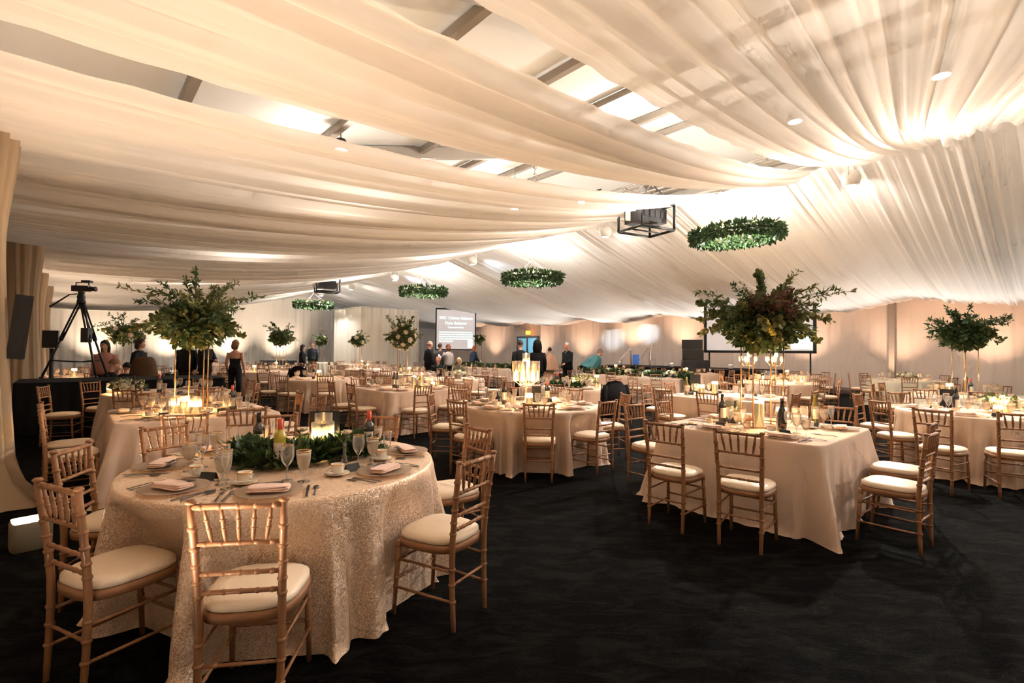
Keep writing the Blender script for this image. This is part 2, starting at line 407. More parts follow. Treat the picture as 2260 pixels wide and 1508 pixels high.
wall('wall_left', ST(-8, T0), ST(36, T0), 0, 3.75, M['column'], .04, 1.0, 14, 3)
def gable(x): return 3.7+1.75*(1-abs(x-12.55)/12.55)
wall('wall_back', ST(36, T0), ST(36, T1), 0, 4, M['whitedrape'], .035, 1.5, 14, 4, hf=gable)
wall('wall_front', ST(-8, T0), ST(-8, T1), 0, 4, M['whitedrape'], .04, 1.2, 6, 5, hf=gable)
# dark eave bars along both long walls
for tt in (T1-.10, T0+.10):
    b = MB(); side = Vector((CA, SA, 0))*.05; u = Vector((0, 0, .05)); p, q = ST(SMIN, tt, 3.74), ST(SMAX, tt, 3.74)
    b.quadgrid([[p-side-u, p+side-u, p+side+u, p-side+u], [q-side-u, q+side-u, q+side+u, q-side+u]], True, smooth=False)
    ti += 1; struct(b.build('trim_%d' % ti, M['black']))
# ---- ceiling swags
def sm(x): x = max(0, min(1, x)); return x*x*(3-2*x)
def swag(e0, e1, r0, r1, seed, nf, label, gather=None, left=True, sag=.4, amp=.055, m=None, dens=26, nv=46):
    b = MB(); rows = []
    W = max(abs(e1-e0), 1); nu = int(W*dens)
    for i in range(nu+1):
        u = i/nu; row = []
        for j in range(nv+1):
            v = j/nv
            if left:
                uu = u
                if gather:       # folds crowd toward one point on the ridge
                    g, st = gather; uu = u + (g-u)*st*sm(v)*math.sin(PI*u)**.6*.8
                s = e0+(e1-e0)*u; sr = r0+(r1-r0)*uu; s = s+(sr-s)*sm(v)
                t = T0+.05+(TR-T0-.05)*v; z = lz(t, sag)
            else:
                s = e0+(e1-e0)*u; sr = r0+(r1-r0)*u; s = sr+(s-sr)*sm(v)
                t = TR+(T1-TR-.12)*v
                bay = abs(math.sin(PI*(u*(e1-e0)/5.0+.15)))
                z = RIDGE+(EAVE+.12-RIDGE)*v - (sag+.22*bay)*4*v*(1-v)*(.6+.8*v)
                z -= .30*bay*sm((v-.55)/.45)*(1-sm((v-.96)/.04)*.8)
            x = u*W; a = amp*(.55+.75*math.sin(PI*min(1, v*1.0))**.5 + .35*v if left else .7+.5*v)
            f = cpleat(x, nf, seed)
            edge = min(1, u*12, (1-u)*12)
            z += a*f*(.35+.65*edge)
            s += .02*math.sin(j*2.3+seed)*(1-edge)
            if left and v > .93: z += .03*math.sin(x*9)*(v-.93)/.07
            row.append(ST(s, t, z))
        rows.append(row)
    # turned hem on each edge panel of the left slope
    b.quadgrid(rows); o = b.build('ceiling_drape', m or M['drape'])
    return tag(o, label, 'ceiling drape')
LP = [(-7.6, -2.7, -6.6, -.9, 'sheer peach ceiling drape behind the wide overhead panel', None),
      (-2.4, 2.30, -.85, 3.15, 'widest sheer ceiling drape fanning out from one gathered ridge point', (.72, .55)),
      (2.75, 4.47, 3.42, 4.75, 'narrow sheer ceiling drape between the two open gaps', (.5, .3)),
      (5.00, 9.6, 5.55, 9.75, 'first pleated ceiling drape past the second open gap', None),
      (9.62, 14.5, 9.77, 14.5, 'pleated ceiling drape over the black skirted riser', None),
      (14.52, 19.4, 14.52, 19.4, 'pleated left slope ceiling drape past the riser', None),
      (19.42, 24.3, 19.42, 24.3, 'low pleated ceiling drape above the distant left tables', None),
      (24.32, 29.5, 24.32, 29.5, 'second farthest ceiling drape on the left slope', None),
      (29.52, 35.8, 29.52, 35.8, 'farthest ceiling drape on the left slope', None)]
for i, (a, b_, c, d, lab, g) in enumerate(LP):
    swag(a, b_+(.22 if i > 2 else 0), c, d+(.22 if i > 2 else 0), 1.7*i+.4, (.75 if i == 1 else 1.35), lab, g, True, .4, .105, dens=(34 if i < 6 else 18))
RP = [(-7.8, -.6, 'ceiling drape hanging steeply down the near right slope'),
      (-.58, 4.4, 'ceiling drape down the right slope above the far round tables'),
      (4.42, 9.4, 'ceiling drape covering the top corner of the large screen'),
      (9.42, 14.4, 'ceiling drape on the right slope above the stage'),
      (14.42, 19.4, 'ceiling drape on the right slope above the exit door'),
      (19.42, 24.4, 'ceiling drape cutting across the top of the text screen'),
      (24.42, 35.8, 'farthest ceiling drape on the right slope, behind the draped booth')]
for i, (a, b_, lab) in enumerate(RP):
    swag(a, b_+.25, a, b_+.25, 2.3*i+5, 1.6, lab, None, False, .62 if a < 20 else .3, .075, M['drape_r'], dens=26 if i < 5 else 14)
# ---- ridge cable
b = MB(); b.tube([ST(SMIN, TR, RIDGE+.08), ST(SMAX, TR, RIDGE+.08)], .03, 8); ti += 1; struct(b.build('trim_%d' % ti, M['roofbar']))
# ---- exit door in the right wall, seen between two people
ex = MB()
def onright(s, t0, z, dt=0): return ST(s, T1-.12-dt, z)
def rbox(b, s0, s1, z0, z1, d0, d1, mi=0):
    mx = Matrix(((-SA, CA, 0, 0), (CA, SA, 0, 0), (0, 0, 1, 0), (0, 0, 0, 1)))
    b.box((s0, d0, z0), (s1, d1, z1), mi, mx)
fr = MB(); rbox(fr, 24.15, 24.28, 0, 2.5, 23.7, 23.85); rbox(fr, 26.15, 26.28, 0, 2.5, 23.7, 23.85); rbox(fr, 24.15, 26.28, 2.4, 2.55, 23.69, 23.86); rbox(fr, 25.15, 25.28, 0, 2.4, 23.71, 23.85)
do = struct(fr.build('door_1', M['greysteel']))
gp = MB(); rbox(gp, 24.28, 25.15, .2, 2.4, 23.75, 23.79); rbox(gp, 25.28, 26.15, .2, 2.4, 23.75, 23.79)
gp.build('glass_pane', M['glasspane'], do)
# ================================================================ CHAIRS
def rings(b, p0, p1, zs, r, n=8, mi=0, bead=1.22, th=.009):
    """bamboo rings at fractions zs of the bar p0-p1"""
    p0 = Vector(p0); p1 = Vector(p1); d = (p1-p0); L = d.length; d = d/L
    for f in zs:
        c = p0+d*L*f
        b.tube([c-d*th, c-d*th*.35, c+d*th*.35, c+d*th], [r, r*bead, r*bead, r], n, mi, False)
def post_pt(sx, z):
    # rear post: foot at y 0, widest near the seat front, leaning back above the seat
    zz = z/.915
    x = .150+.004*math.sin(PI*min(1, zz*1.6)) + .021*max(0, zz-.45)/.55
    y = .012*math.sin(PI*min(1, zz/.9))*1.0 - (.042*max(0, (zz-.45)/.55)**1.3)
    return Vector((sx*x, y, z))
def chair_pieces(lod):
    P = {}
    n = 10 if lod == 0 else (6 if lod == 1 else 4)
    rings_on = lod < 2
    for sx in (-1, 1):
        b = MB(); zs = [0, .1, .22, .36, .46, .58, .7, .8, .9] if lod < 2 else [0, .45, .9]
        b.tube([post_pt(sx, z) for z in zs], [.0125, .014, .015, .016, .0165, .016, .0155, .015, .014] if lod < 2 else [.013, .016, .014], n)
        if lod < 2: b.lathe([(.012, 0), (.019, .004), (.020, .012), (.014, .018)], n, 0, post_pt(sx, .897)+Vector((0, 0, 0)), True, True)
        if rings_on:
            for z in (.16, .25, .33, .52, .58, .65, .72, .80): rings(b, post_pt(sx, z-.01), post_pt(sx, z+.01), [.5], .0165, n)
        P.setdefault('rear_leg', []).append(b)
        b = MB(); f0 = Vector((sx*.172, .405, 0)); f1 = Vector((sx*.165, .375, .42))
        b.tube([f0, f0.lerp(f1, .5), f1], [.0115, .014, .015], n)
        if rings_on: rings(b, f0, f1, [.38, .5, .74, .93], .0142, n)
        P.setdefault('front_leg', []).append(b)
    # seat frame
    def ring(rx, ry, yc, pw): return rx, ry, yc, pw
    b = MB(); nn = 28 if lod == 0 else (16 if lod == 1 else 10)
    def outline(z, g):
        row = []
        for k in range(nn):
            a = 2*PI*k/nn; ca, sa = math.cos(a), math.sin(a)
            ux = math.copysign(abs(ca)**.62, ca); uy = math.copysign(abs(sa)**.62, sa)
            wx = .197 + .012*uy
            row.append(Vector((ux*(wx+g), .205+uy*(.202+g), z)))
        return row
    b.quadgrid([outline(.402, -.012), outline(.404, 0), outline(.440, .002), outline(.446, -.01)], True)
    base = len(b.v); b.v.extend(outline(.402, -.012)); b.f.append(tuple(base+k for k in reversed(range(nn)))); b.m.append(0); b.sm.append(False)
    P['seat_frame'] = [b]
    b = MB()
    b.quadgrid([outline(.444, -.016), outline(.452, -.004), outline(.474, -.006), outline(.488, -.03), outline(.495, -.08), outline(.497, -.15)], True)
    base = len(b.v); b.v.extend(outline(.497, -.15)); b.f.append(tuple(base+k for k in range(nn))); b.m.append(0); b.sm.append(True)
    P['seat_cushion'] = [b]
    def bar(key, p0, p1, r, fr=()):
        b = MB(); b.tube([p0, p1], r, n)
        if rings_on and fr: rings(b, p0, p1, fr, r, n)
        P.setdefault(key, []).append(b)
    bar('top_rail', post_pt(-1, .886), post_pt(1, .886), .0125, (.1, .3, .5, .7, .9))
    for z in (.735, .612, .535): bar('back_rail', post_pt(-1, z), post_pt(1, z), .0095, (.12, .3, .5, .7, .88))
    for k in range(5):
        f = (k-2)*.058; b = MB()
        p0 = Vector((f*.86, post_pt(1, .735).y, .742)); p1 = Vector((f*1.06, post_pt(1, .886).y, .880))
        if lod < 2:
            b.tube([p0, p0.lerp(p1, .15), p0.lerp(p1, .45), p0.lerp(p1, .75), p1], [.0045, .0085, .0095, .0085, .006], max(5, n-2))
            rings(b, p0, p1, [.4, .66], .0095, max(5, n-2), 0, 1.25, .005)
        else: b.tube([p0, p1], .008, 4)
        P.setdefault('spindle', []).append(b)
    def fp(sx, z): return Vector((sx*(.172-.007*z/.42), .405-.03*z/.42, z))
    for sx in (-1, 1):
        bar('stretcher', post_pt(sx, .315), fp(sx, .315), .0075, (.2, .5, .8)); bar('stretcher', post_pt(sx, .155), fp(sx, .155), .0075, (.2, .5, .8))
    bar('stretcher', post_pt(-1, .245), post_pt(1, .245), .0075, (.2, .5, .8))
    bar('stretcher', fp(-1, .31), fp(1, .31), .0075, (.2, .5, .8)); bar('stretcher', fp(-1, .20), fp(1, .20), .0075, (.2, .5, .8))
    return P
def merge(bs):
    o = MB()
    for b in bs:
        k = len(o.v); o.v += b.v; o.f += [tuple(i+k for i in f) for f in b.f]; o.m += b.m; o.sm += b.sm
    return o
def chair_proto(lod):
    P = chair_pieces(0 if lod == 0 else (1 if lod == 1 else 2))
    if lod == 2:
        fr = merge([b for k, l in P.items() if k != 'seat_cushion' for b in l])
        cu = merge(P['seat_cushion']); cu.m = [1]*len(cu.m); o = merge([fr, cu]).build('chiavari_chair', [M['gold'], M['cushion']])
        return o
    e = empty('chiavari_chair')
    for k, l in P.items():
        nm = 'leg' if k in ('rear_leg', 'front_leg') else k
        for b in l: b.build(nm, M['cushion'] if k == 'seat_cushion' else M['gold'], e)
    return e
for_lod = {}
def chair(x, y, th, label, group, lod):
    """x,y = point on the floor midway between the rear feet; th = heading, 0 looks away from the camera"""
    if lod not in for_lod: for_lod[lod] = chair_proto(lod)
    return place(for_lod[lod], (x, y, 0), R(th), label, group, 'chair')

# ================================================================ TABLE CLOTHS
def push_in(px, py, z, seats):
    for (sx, sy, th) in seats:
        h = Vector((-math.sin(R(th)), math.cos(R(th)))); l = Vector((h.y, -h.x)); q = Vector((px-sx, py-sy)); lx = q.dot(l); ly = q.dot(h)
        lim = .445
        if abs(lx) < .34 and -.1 < ly < lim:
            w_ = 1-sm((abs(lx)-.225)/.11); k = (lim-ly)*w_*sm((.75-z)/.22); px += h.x*k; py += h.y*k
    return px, py
def cloth(kind, c, z, half, m, seed, label, rot=0, half2=None, nfold=None, hem=.02, group=None, seats=()):
    half2 = half2 or half; n = 320 if half < 3 else 400
    r = random.Random(seed); b = MB()
    nf = nfold or int(2*PI*half/.24)
    ph = [r.uniform(0, 2*PI) for _ in range(8)]
    def out(a):
        ca, sa = math.cos(a), math.sin(a)
        if kind == 'round': return Vector((ca*half, sa*half, 0)), Vector((ca, sa, 0)), 0
        pw = .10; ux = math.copysign(abs(ca)**pw, ca); uy = math.copysign(abs(sa)**pw, sa)
        # rounded square
        m_ = max(abs(ca), abs(sa)); q = Vector((ca/m_, sa/m_, 0)); rr = .975
        k = (abs(q.x)**14+abs(q.y)**14)**(-1/14.); q = q*k*1.0
        corner = max(0, min(abs(q.x), abs(q.y))-.62)/.38
        return Vector((q.x*half, q.y*half2, 0)), Vector((ca, sa, 0)).normalized(), corner
    A = [2*PI*k/n for k in range(n)]
    rows = []
    lv = [(0, 1.0, 0)] + [(v, 1, v) for v in (.012, .04, .1, .2, .32, .45, .58, .7, .8, .88, .95, 1.0)]
    for inset in (.02, .35, .7, .93, .985):
        rows.append([Vector((out(a)[0].x*inset, out(a)[0].y*inset, z + (.0012*math.sin(a*7+inset*9) if inset < .95 else 0))) for a in A])
    pts = [out(a) for a in A]
    # arc length param so that folds spread evenly along the sides
    L = [0]
    for k in range(n): L.append(L[-1]+(pts[(k+1) % n][0]-pts[k][0]).length)
    tot = L[-1]
    for v, _, vv in lv:
        row = []
        for k in range(n):
            p, d, cor = pts[k]; u = L[k]/tot*2*PI
            w = ((1-2*abs(math.sin(.5*(nf*u+ph[0]+1.1*math.sin(2*u+ph[1])))))*-.72 + .38*math.sin((nf*.5+1)*u+ph[2]+1.6*math.sin(3*u+ph[3])) + .22*math.sin(nf*2.1*u+ph[4]))
            am = (.098 if kind == 'round' else .032)*sm(vv*1.15)**.8
            zz = z - .004 - v*(z-.004) if v else z-.002
            o = .010*min(1, v*30) + .035*vv + am*w
            if kind != 'round': o += cor*(.13*sm(vv*1.05) + .05*vv*math.sin(cor*9+ph[5])) ; 
            if kind != 'round' and cor > .15: o += .12*vv*math.sin(L[k]*23+ph[6])*min(1, cor*2)
            if v == 1.0: o += .035*(.5+.5*math.sin(nf*u*.5+ph[6])); zz = .004
            if v == .95: zz += .008*math.sin(nf*u+ph[7])
            X, Y = p.x+d.x*o, p.y+d.y*o
            if seats:
                cr, sr = math.cos(rot), math.sin(rot); wx, wy = push_in(c[0]+X*cr-Y*sr, c[1]+X*sr+Y*cr, zz, seats); wx -= c[0]; wy -= c[1]; X, Y = wx*cr+wy*sr, -wx*sr+wy*cr
            row.append(Vector((X, Y, zz)))
        rows.append(row)
    b.quadgrid(rows, True)
    b.v.append(Vector((0, 0, z))); ci = len(b.v)-1
    for k in range(n): b.f.append((ci, (k+1) % n, k)) if False else b.f.append((ci, k, (k+1) % n)); b.m.append(0); b.sm.append(True)
    o = b.build('tablecloth', m, None, (c[0], c[1], 0), rot)
    return tag(o, label, 'tablecloth', group)

# ================================================================ TABLEWARE PROTOTYPES
ZT = .762
def goblet():                      # stemmed water goblet, gold rim, iced water inside
    b = MB(); pr = [(.033, 0), (.032, .003), (.010, .007), (.0055, .02), (.005, .045), (.009, .058), (.024, .075), (.033, .10), (.0375, .135), (.040, .172)]
    b.lathe(pr, 18, 0, capb=True)
    o = b.build('water_goblet', M['glass'])
    w_ = MB(); w_.lathe([(.004, .062), (.022, .077), (.031, .10), (.0355, .135), (.0365, .150), (.001, .151)], 16, 0); w_.build('iced_water', M['icewater'], o)
    g = MB(); g.lathe([(.0398, .168), (.0408, .1685), (.0412, .173), (.0400, .173)], 18, 0); g.build('rim', M['goldrim'], o)
    return o
def wineglass():
    b = MB(); b.lathe([(.033, 0), (.032, .003), (.009, .006), (.0042, .02), (.004, .075), (.012, .086), (.030, .110), (.0365, .140), (.036, .175), (.0335, .200)], 18, 0, capb=True)
    o = b.build('wine_glass', M['glass']); g = MB(); g.lathe([(.0333, .197), (.0342, .1975), (.0345, .201), (.0335, .201)], 18, 0); g.build('rim', M['goldrim'], o); return o
def flute():
    b = MB(); b.lathe([(.030, 0), (.029, .003), (.008, .006), (.004, .02), (.0045, .075), (.012, .088), (.022, .115), (.026, .15), (.0285, .205)], 16, 0, capb=True)
    o = b.build('champagne_flute', M['glass']); g = MB(); g.lathe([(.0283, .202), (.0293, .2025), (.0295, .206), (.0285, .206)], 16, 0); g.build('rim', M['goldrim'], o); return o
def setting_plate():
    b = MB(); b.lathe([(.07, .002), (.10, .004), (.155, .014), (.160, .016), (.155, .018), (.10, .0075), (.02, .006)], 30, 0)
    o = b.build('charger_plate', M['chargerglass'])
    g = MB(); g.lathe([(.1575, .0155), (.161, .016), (.1595, .0185), (.156, .0175)], 30, 0); g.build('rim', M['chargerglass'], o)
    return o
def napkin_folded():
    b = MB(); n = 12
    for k in range(3):
        z0 = .003+k*.0075; g = .002*k
        rows = []
        for (z, q) in ((z0, -.004), (z0+.001, 0), (z0+.006, .0), (z0+.0075, -.004)):
            row = []
            for i in range(24):
                a = 2*PI*i/24; ca, sa = math.cos(a), math.sin(a)
                ux = math.copysign(abs(ca)**.28, ca); uy = math.copysign(abs(sa)**.28, sa)
                row.append(Vector((ux*(.098-g*.8+q)+.003*math.sin(k*2.), uy*(.052-g+q)+.002*k, z+.003*math.sin(ux*3+k)*uy+.004)))
            rows.append(row)
        b.quadgrid(rows, True); base = len(b.v)-24; b.f.append(tuple(base+i for i in range(24))); b.m.append(0); b.sm.append(True)
    return b.build('folded_napkin', M['napkin'])
def card(): 
    b = MB(); b.box((-.045, -.028, 0), (.045, .028, .0012)); return b.build('menu_card', M['menu'])
def fork(L=.19):
    b = MB()
    b.loft([((0, -L*.5+i*0, .004), .006, .002, 0) for i in (0,)], 6, 0, False) if False else None
    prof = [(-.095, .0065, .004), (-.05, .0050, .006), (.0, .0030, .009), (.03, .0035, .007), (.045, .011, .004), (.055, .012, .004)]
    b.quadgrid([[Vector((-w_, y, z)), Vector((w_, y, z)), Vector((w_, y, z-.0025)), Vector((-w_, y, z-.0025))] for y, w_, z in prof], True)
    for k in range(4):
        x = -.0095+k*.0063; b.box((x-.0014, .054, .0015), (x+.0014, .098, .0035))
    return b.build('fork', M['silver'])
def knife():
    b = MB(); prof = [(-.115, .0065, .006), (-.06, .0075, .007), (-.01, .006, .006), (.0, .0085, .004), (.07, .0095, .0035), (.105, .006, .003), (.115, .001, .003)]
    b.quadgrid([[Vector((-w_, y, z)), Vector((w_*.7, y, z)), Vector((w_*.7, y, z-.0028)), Vector((-w_, y, z-.0028))] for y, w_, z in prof], True)
    return b.build('knife', M['silver'])
def spoon():
    b = MB(); prof = [(-.085, .006, .004), (-.04, .0045, .006), (.02, .0028, .009), (.035, .004, .006), (.048, .014, .004), (.068, .017, .003), (.085, .012, .004), (.093, .003, .006)]
    b.quadgrid([[Vector((-w_, y, z)), Vector((w_, y, z)), Vector((w_, y, z-.002)), Vector((-w_, y, z-.002))] for y, w_, z in prof], True)
    return b.build('spoon', M['silver'])
def teacup():
    b = MB(); b.lathe([(.025, .012), (.036, .016), (.0375, .055), (.0385, .060), (.0365, .060), (.035, .022), (.001, .018)], 22, 0, capb=True)
    b.tube([(.036, 0, .05), (.055, 0, .05), (.060, 0, .036), (.050, 0, .024), (.036, 0, .024)], .0035, 6)
    o = b.build('teacup', M['china'])
    g = MB(); g.lathe([(.0384, .0535), (.0392, .054), (.0392, .061), (.0366, .061)], 22, 0); g.build('rim', M['goldrim'], o); return o
def saucer():
    b = MB(); b.lathe([(.03, .001), (.045, .003), (.070, .013), (.072, .014), (.070, .0155), (.045, .006), (.001, .006)], 24, 0, capb=True)
    o = b.build('saucer', M['china']); g = MB(); g.lathe([(.069, .0135), (.0725, .014), (.0705, .016)], 24, 0); g.build('rim', M['goldrim'], o); return o
def breadplate():
    b = MB(); b.lathe([(.04, .001), (.05, .003), (.076, .010), (.078, .011), (.076, .0125), (.05, .005), (.001, .005)], 24, 0, capb=True)
    o = b.build('bread_plate', M['china']); q = MB(); q.ball((0, 0, .012), .03, 12, 6, 0, (1, .8, .35)); q.build('pastry', M['bread'], o); return o
def tentcard():
    b = MB(); b.v += [Vector(p) for p in ((-.045, -.022, 0), (.045, -.022, 0), (.045, 0, .042), (-.045, 0, .042), (-.045, .022, 0), (.045, .022, 0))]
    b.f += [(0, 1, 2, 3), (3, 2, 5, 4)]; b.m += [0, 0]; b.sm += [False, False]
    o = b.build('place_card', M['menu'])
    q = MB()
    for i in range(3):    # handwriting strokes
        q.tube([(-.026+i*.017+.004*math.sin(j*1.9+i), -.0135+.002*math.sin(j*2.5)-.0+.0*j, .018+.005*math.sin(j*2.4+i)) for j in range(6)], .0006, 4)
    return o
def bottle(kind):
    col = {'trident': ('bottle_dark', 'cap_black'), 'red': ('bottle_yellow', 'cap_red'), 'champ': ('bottle_dark', 'bottle_dark'), 'dark': ('bottle_dark', 'cap_black'), 'olive': ('bottle_olive', 'bottle_olive'), 'redcap': ('bottle_dark', 'cap_red')}[kind]
    b = MB()
    if kind in ('champ', 'olive'): pr = [(.036, 0), (.039, .004), (.0395, .15), (.036, .18), (.022, .225), (.0155, .255), (.014, .30), (.0155, .302), (.0155, .31), (.001, .31)]
    else: pr = [(.034, 0), (.037, .004), (.0375, .19), (.034, .212), (.020, .228), (.0145, .238), (.0135, .30), (.0148, .301), (.0148, .306), (.001, .306)]
    b.lathe(pr, 22, 0, capb=True); o = b.build('wine_bottle', M[col[0]])
    c_ = MB()
    c_.lathe([(.0146, .243), (.0150, .244), (.0150, .3065), (.001, .308)] if kind not in ('champ', 'olive') else [(.0160, .262), (.0150, .30), (.0165, .302), (.0165, .311), (.001, .312)], 18, 0); c_.build('foil_cap', M[col[1]], o)
    lb = MB(); r_ = .0383 if kind not in ('champ', 'olive') else .0402
    n = 16; a0, a1 = (-1.05, 1.05) if kind != 'dark' else (-.9, .9)
    z0, z1 = (.065, .165) if kind != 'champ' else (.045, .10)
    lb.quadgrid([[Vector((r_*math.sin(a0+(a1-a0)*i/n), -r_*math.cos(a0+(a1-a0)*i/n), z)) for i in range(n+1)] for z in (z0, z1)])
    l = lb.build('label', M['label'] if kind != 'champ' else M['bottle_dark'], o)
    if kind == 'trident':
        t = MB(); yy = -r_-.0006
        def sp(x, z): return Vector((r_*1.018*math.sin(x/r_), -r_*1.018*math.cos(x/r_), z))
        for x in (-.013, 0, .013):
            t.tube([sp(x, .158), sp(x, .125 if x else .07)], [.0020, .0017], 5); t.tube([sp(x, .160), sp(x, .152)], [.0005, .0036], 5)
        t.tube([sp(-.013, .126), sp(-.008, .117), sp(0, .114), sp(.008, .117), sp(.013, .126)], .0017, 5)
        t.build('trident_print', M['cap_black'], l)
    if kind == 'champ':
        t = MB(); t.quadgrid([[Vector(((r_+.0006)*math.sin(a), -(r_+.0006)*math.cos(a), z)) for a in (-.42, -.2, 0, .2, .42)] for z in (.055, .075)]); t.build('print', M['label_pink'], l)
        t = MB(); t.lathe([(.0168, .236), (.0172, .240), (.0168, .244)], 14, 0); t.build('red_seal', M['cap_red'], o)
    return o
def candle(h=.10, r=.036, gh=.17, gr=.05, name='pillar_candle_holder'):
    b = MB(); b.lathe([(gr*.98, 0), (gr, .003), (gr, gh), (gr-.0025, gh), (gr-.0025, .006), (.001, .005)], 22, 0, capb=True)
    o = b.build(name, M['candleglass'])
    w_ = MB(); w_.lathe([(r, .008), (r, h), (r*.85, h-.004), (.001, h-.006)], 18, 0); wx = w_.build('candle', M['wax'], o)
    f = MB(); f.lathe([(.0006, h-.004), (.0052, h+.006), (.0060, h+.012), (.0034, h+.022), (.0004, h+.034)], 8, 0); f.build('flame', M['flame'], wx)
    return o
PR = {}
def proto(k):
    if k not in PR:
        PR[k] = {'goblet': goblet, 'wineglass': wineglass, 'flute': flute, 'plate': setting_plate, 'napkin': napkin_folded, 'card': card, 'fork': fork, 'knife': knife,
                 'spoon': spoon, 'cup': teacup, 'saucer': saucer, 'bread': breadplate, 'tent': tentcard}[k]() if not isinstance(k, tuple) else (bottle(k[1]) if k[0] == 'bottle' else candle(*k[1:]))
    return PR[k]
def put(k, p, rz, label, group, cat, sc_=None):
    if isinstance(k, tuple): occ(p[0], p[1], .041 if k[0] == 'bottle' else k[4]+.003)
    return place(proto(k), p, rz, label, group, cat, sc_)
def candle_at(x, y, z, label, h=.10, r=.036, gh=.17, gr=.05, group=None, power=7, lit=True):
    o = put(('candle', h, r, gh, gr), (x, y, z), rnd.uniform(0, 6), label, group, 'candle holder')
    if lit: light('candle_light', 'POINT', (x, y, z+h+.03), power, (1, .62, .28), .012)
    return o
SEATN = ['front', 'front right', 'right', 'back right', 'back', 'back left', 'left', 'front left']
def seatname(c, p):
    # direction of the seat as seen from the camera at the origin
    v = Vector((p[0]-c[0], p[1]-c[1])); f = Vector((c[0], c[1])).normalized(); rt = Vector((f.y, -f.x))
    a = math.degrees(math.atan2(v.dot(rt), -v.dot(f))) % 360   # 0 = toward camera, 90 = right
    return a
def assign(c, seats):
    """one different side name for each seat, in order round the table"""
    n = len(seats); an = sorted((seatname(c, s), i) for i, s in enumerate(seats)); best = None
    if n > 8: names = None
    res = [None]*n
    if n <= 8:
        for off in range(8):
            # pick n of 8 names evenly
            idx = [(off+round(k*8/n)) % 8 for k in range(n)]
            cost = sum(min((a-45*j) % 360, (45*j-a) % 360)**2 for (a, _), j in zip(an, idx))
            if best is None or cost < best[0]: best = (cost, idx)
        for (a, i), j in zip(an, best[1]): res[i] = SEATN[j]
    return res
OCC = []
def occ(x, y, r): OCC.append((x, y, r))
def clear(pts, r):
    for (px, py) in pts:
        for (x, y, q) in OCC:
            dx = px-x; dy = py-y
            if dx*dx+dy*dy < (r+q)**2: return False
    return True
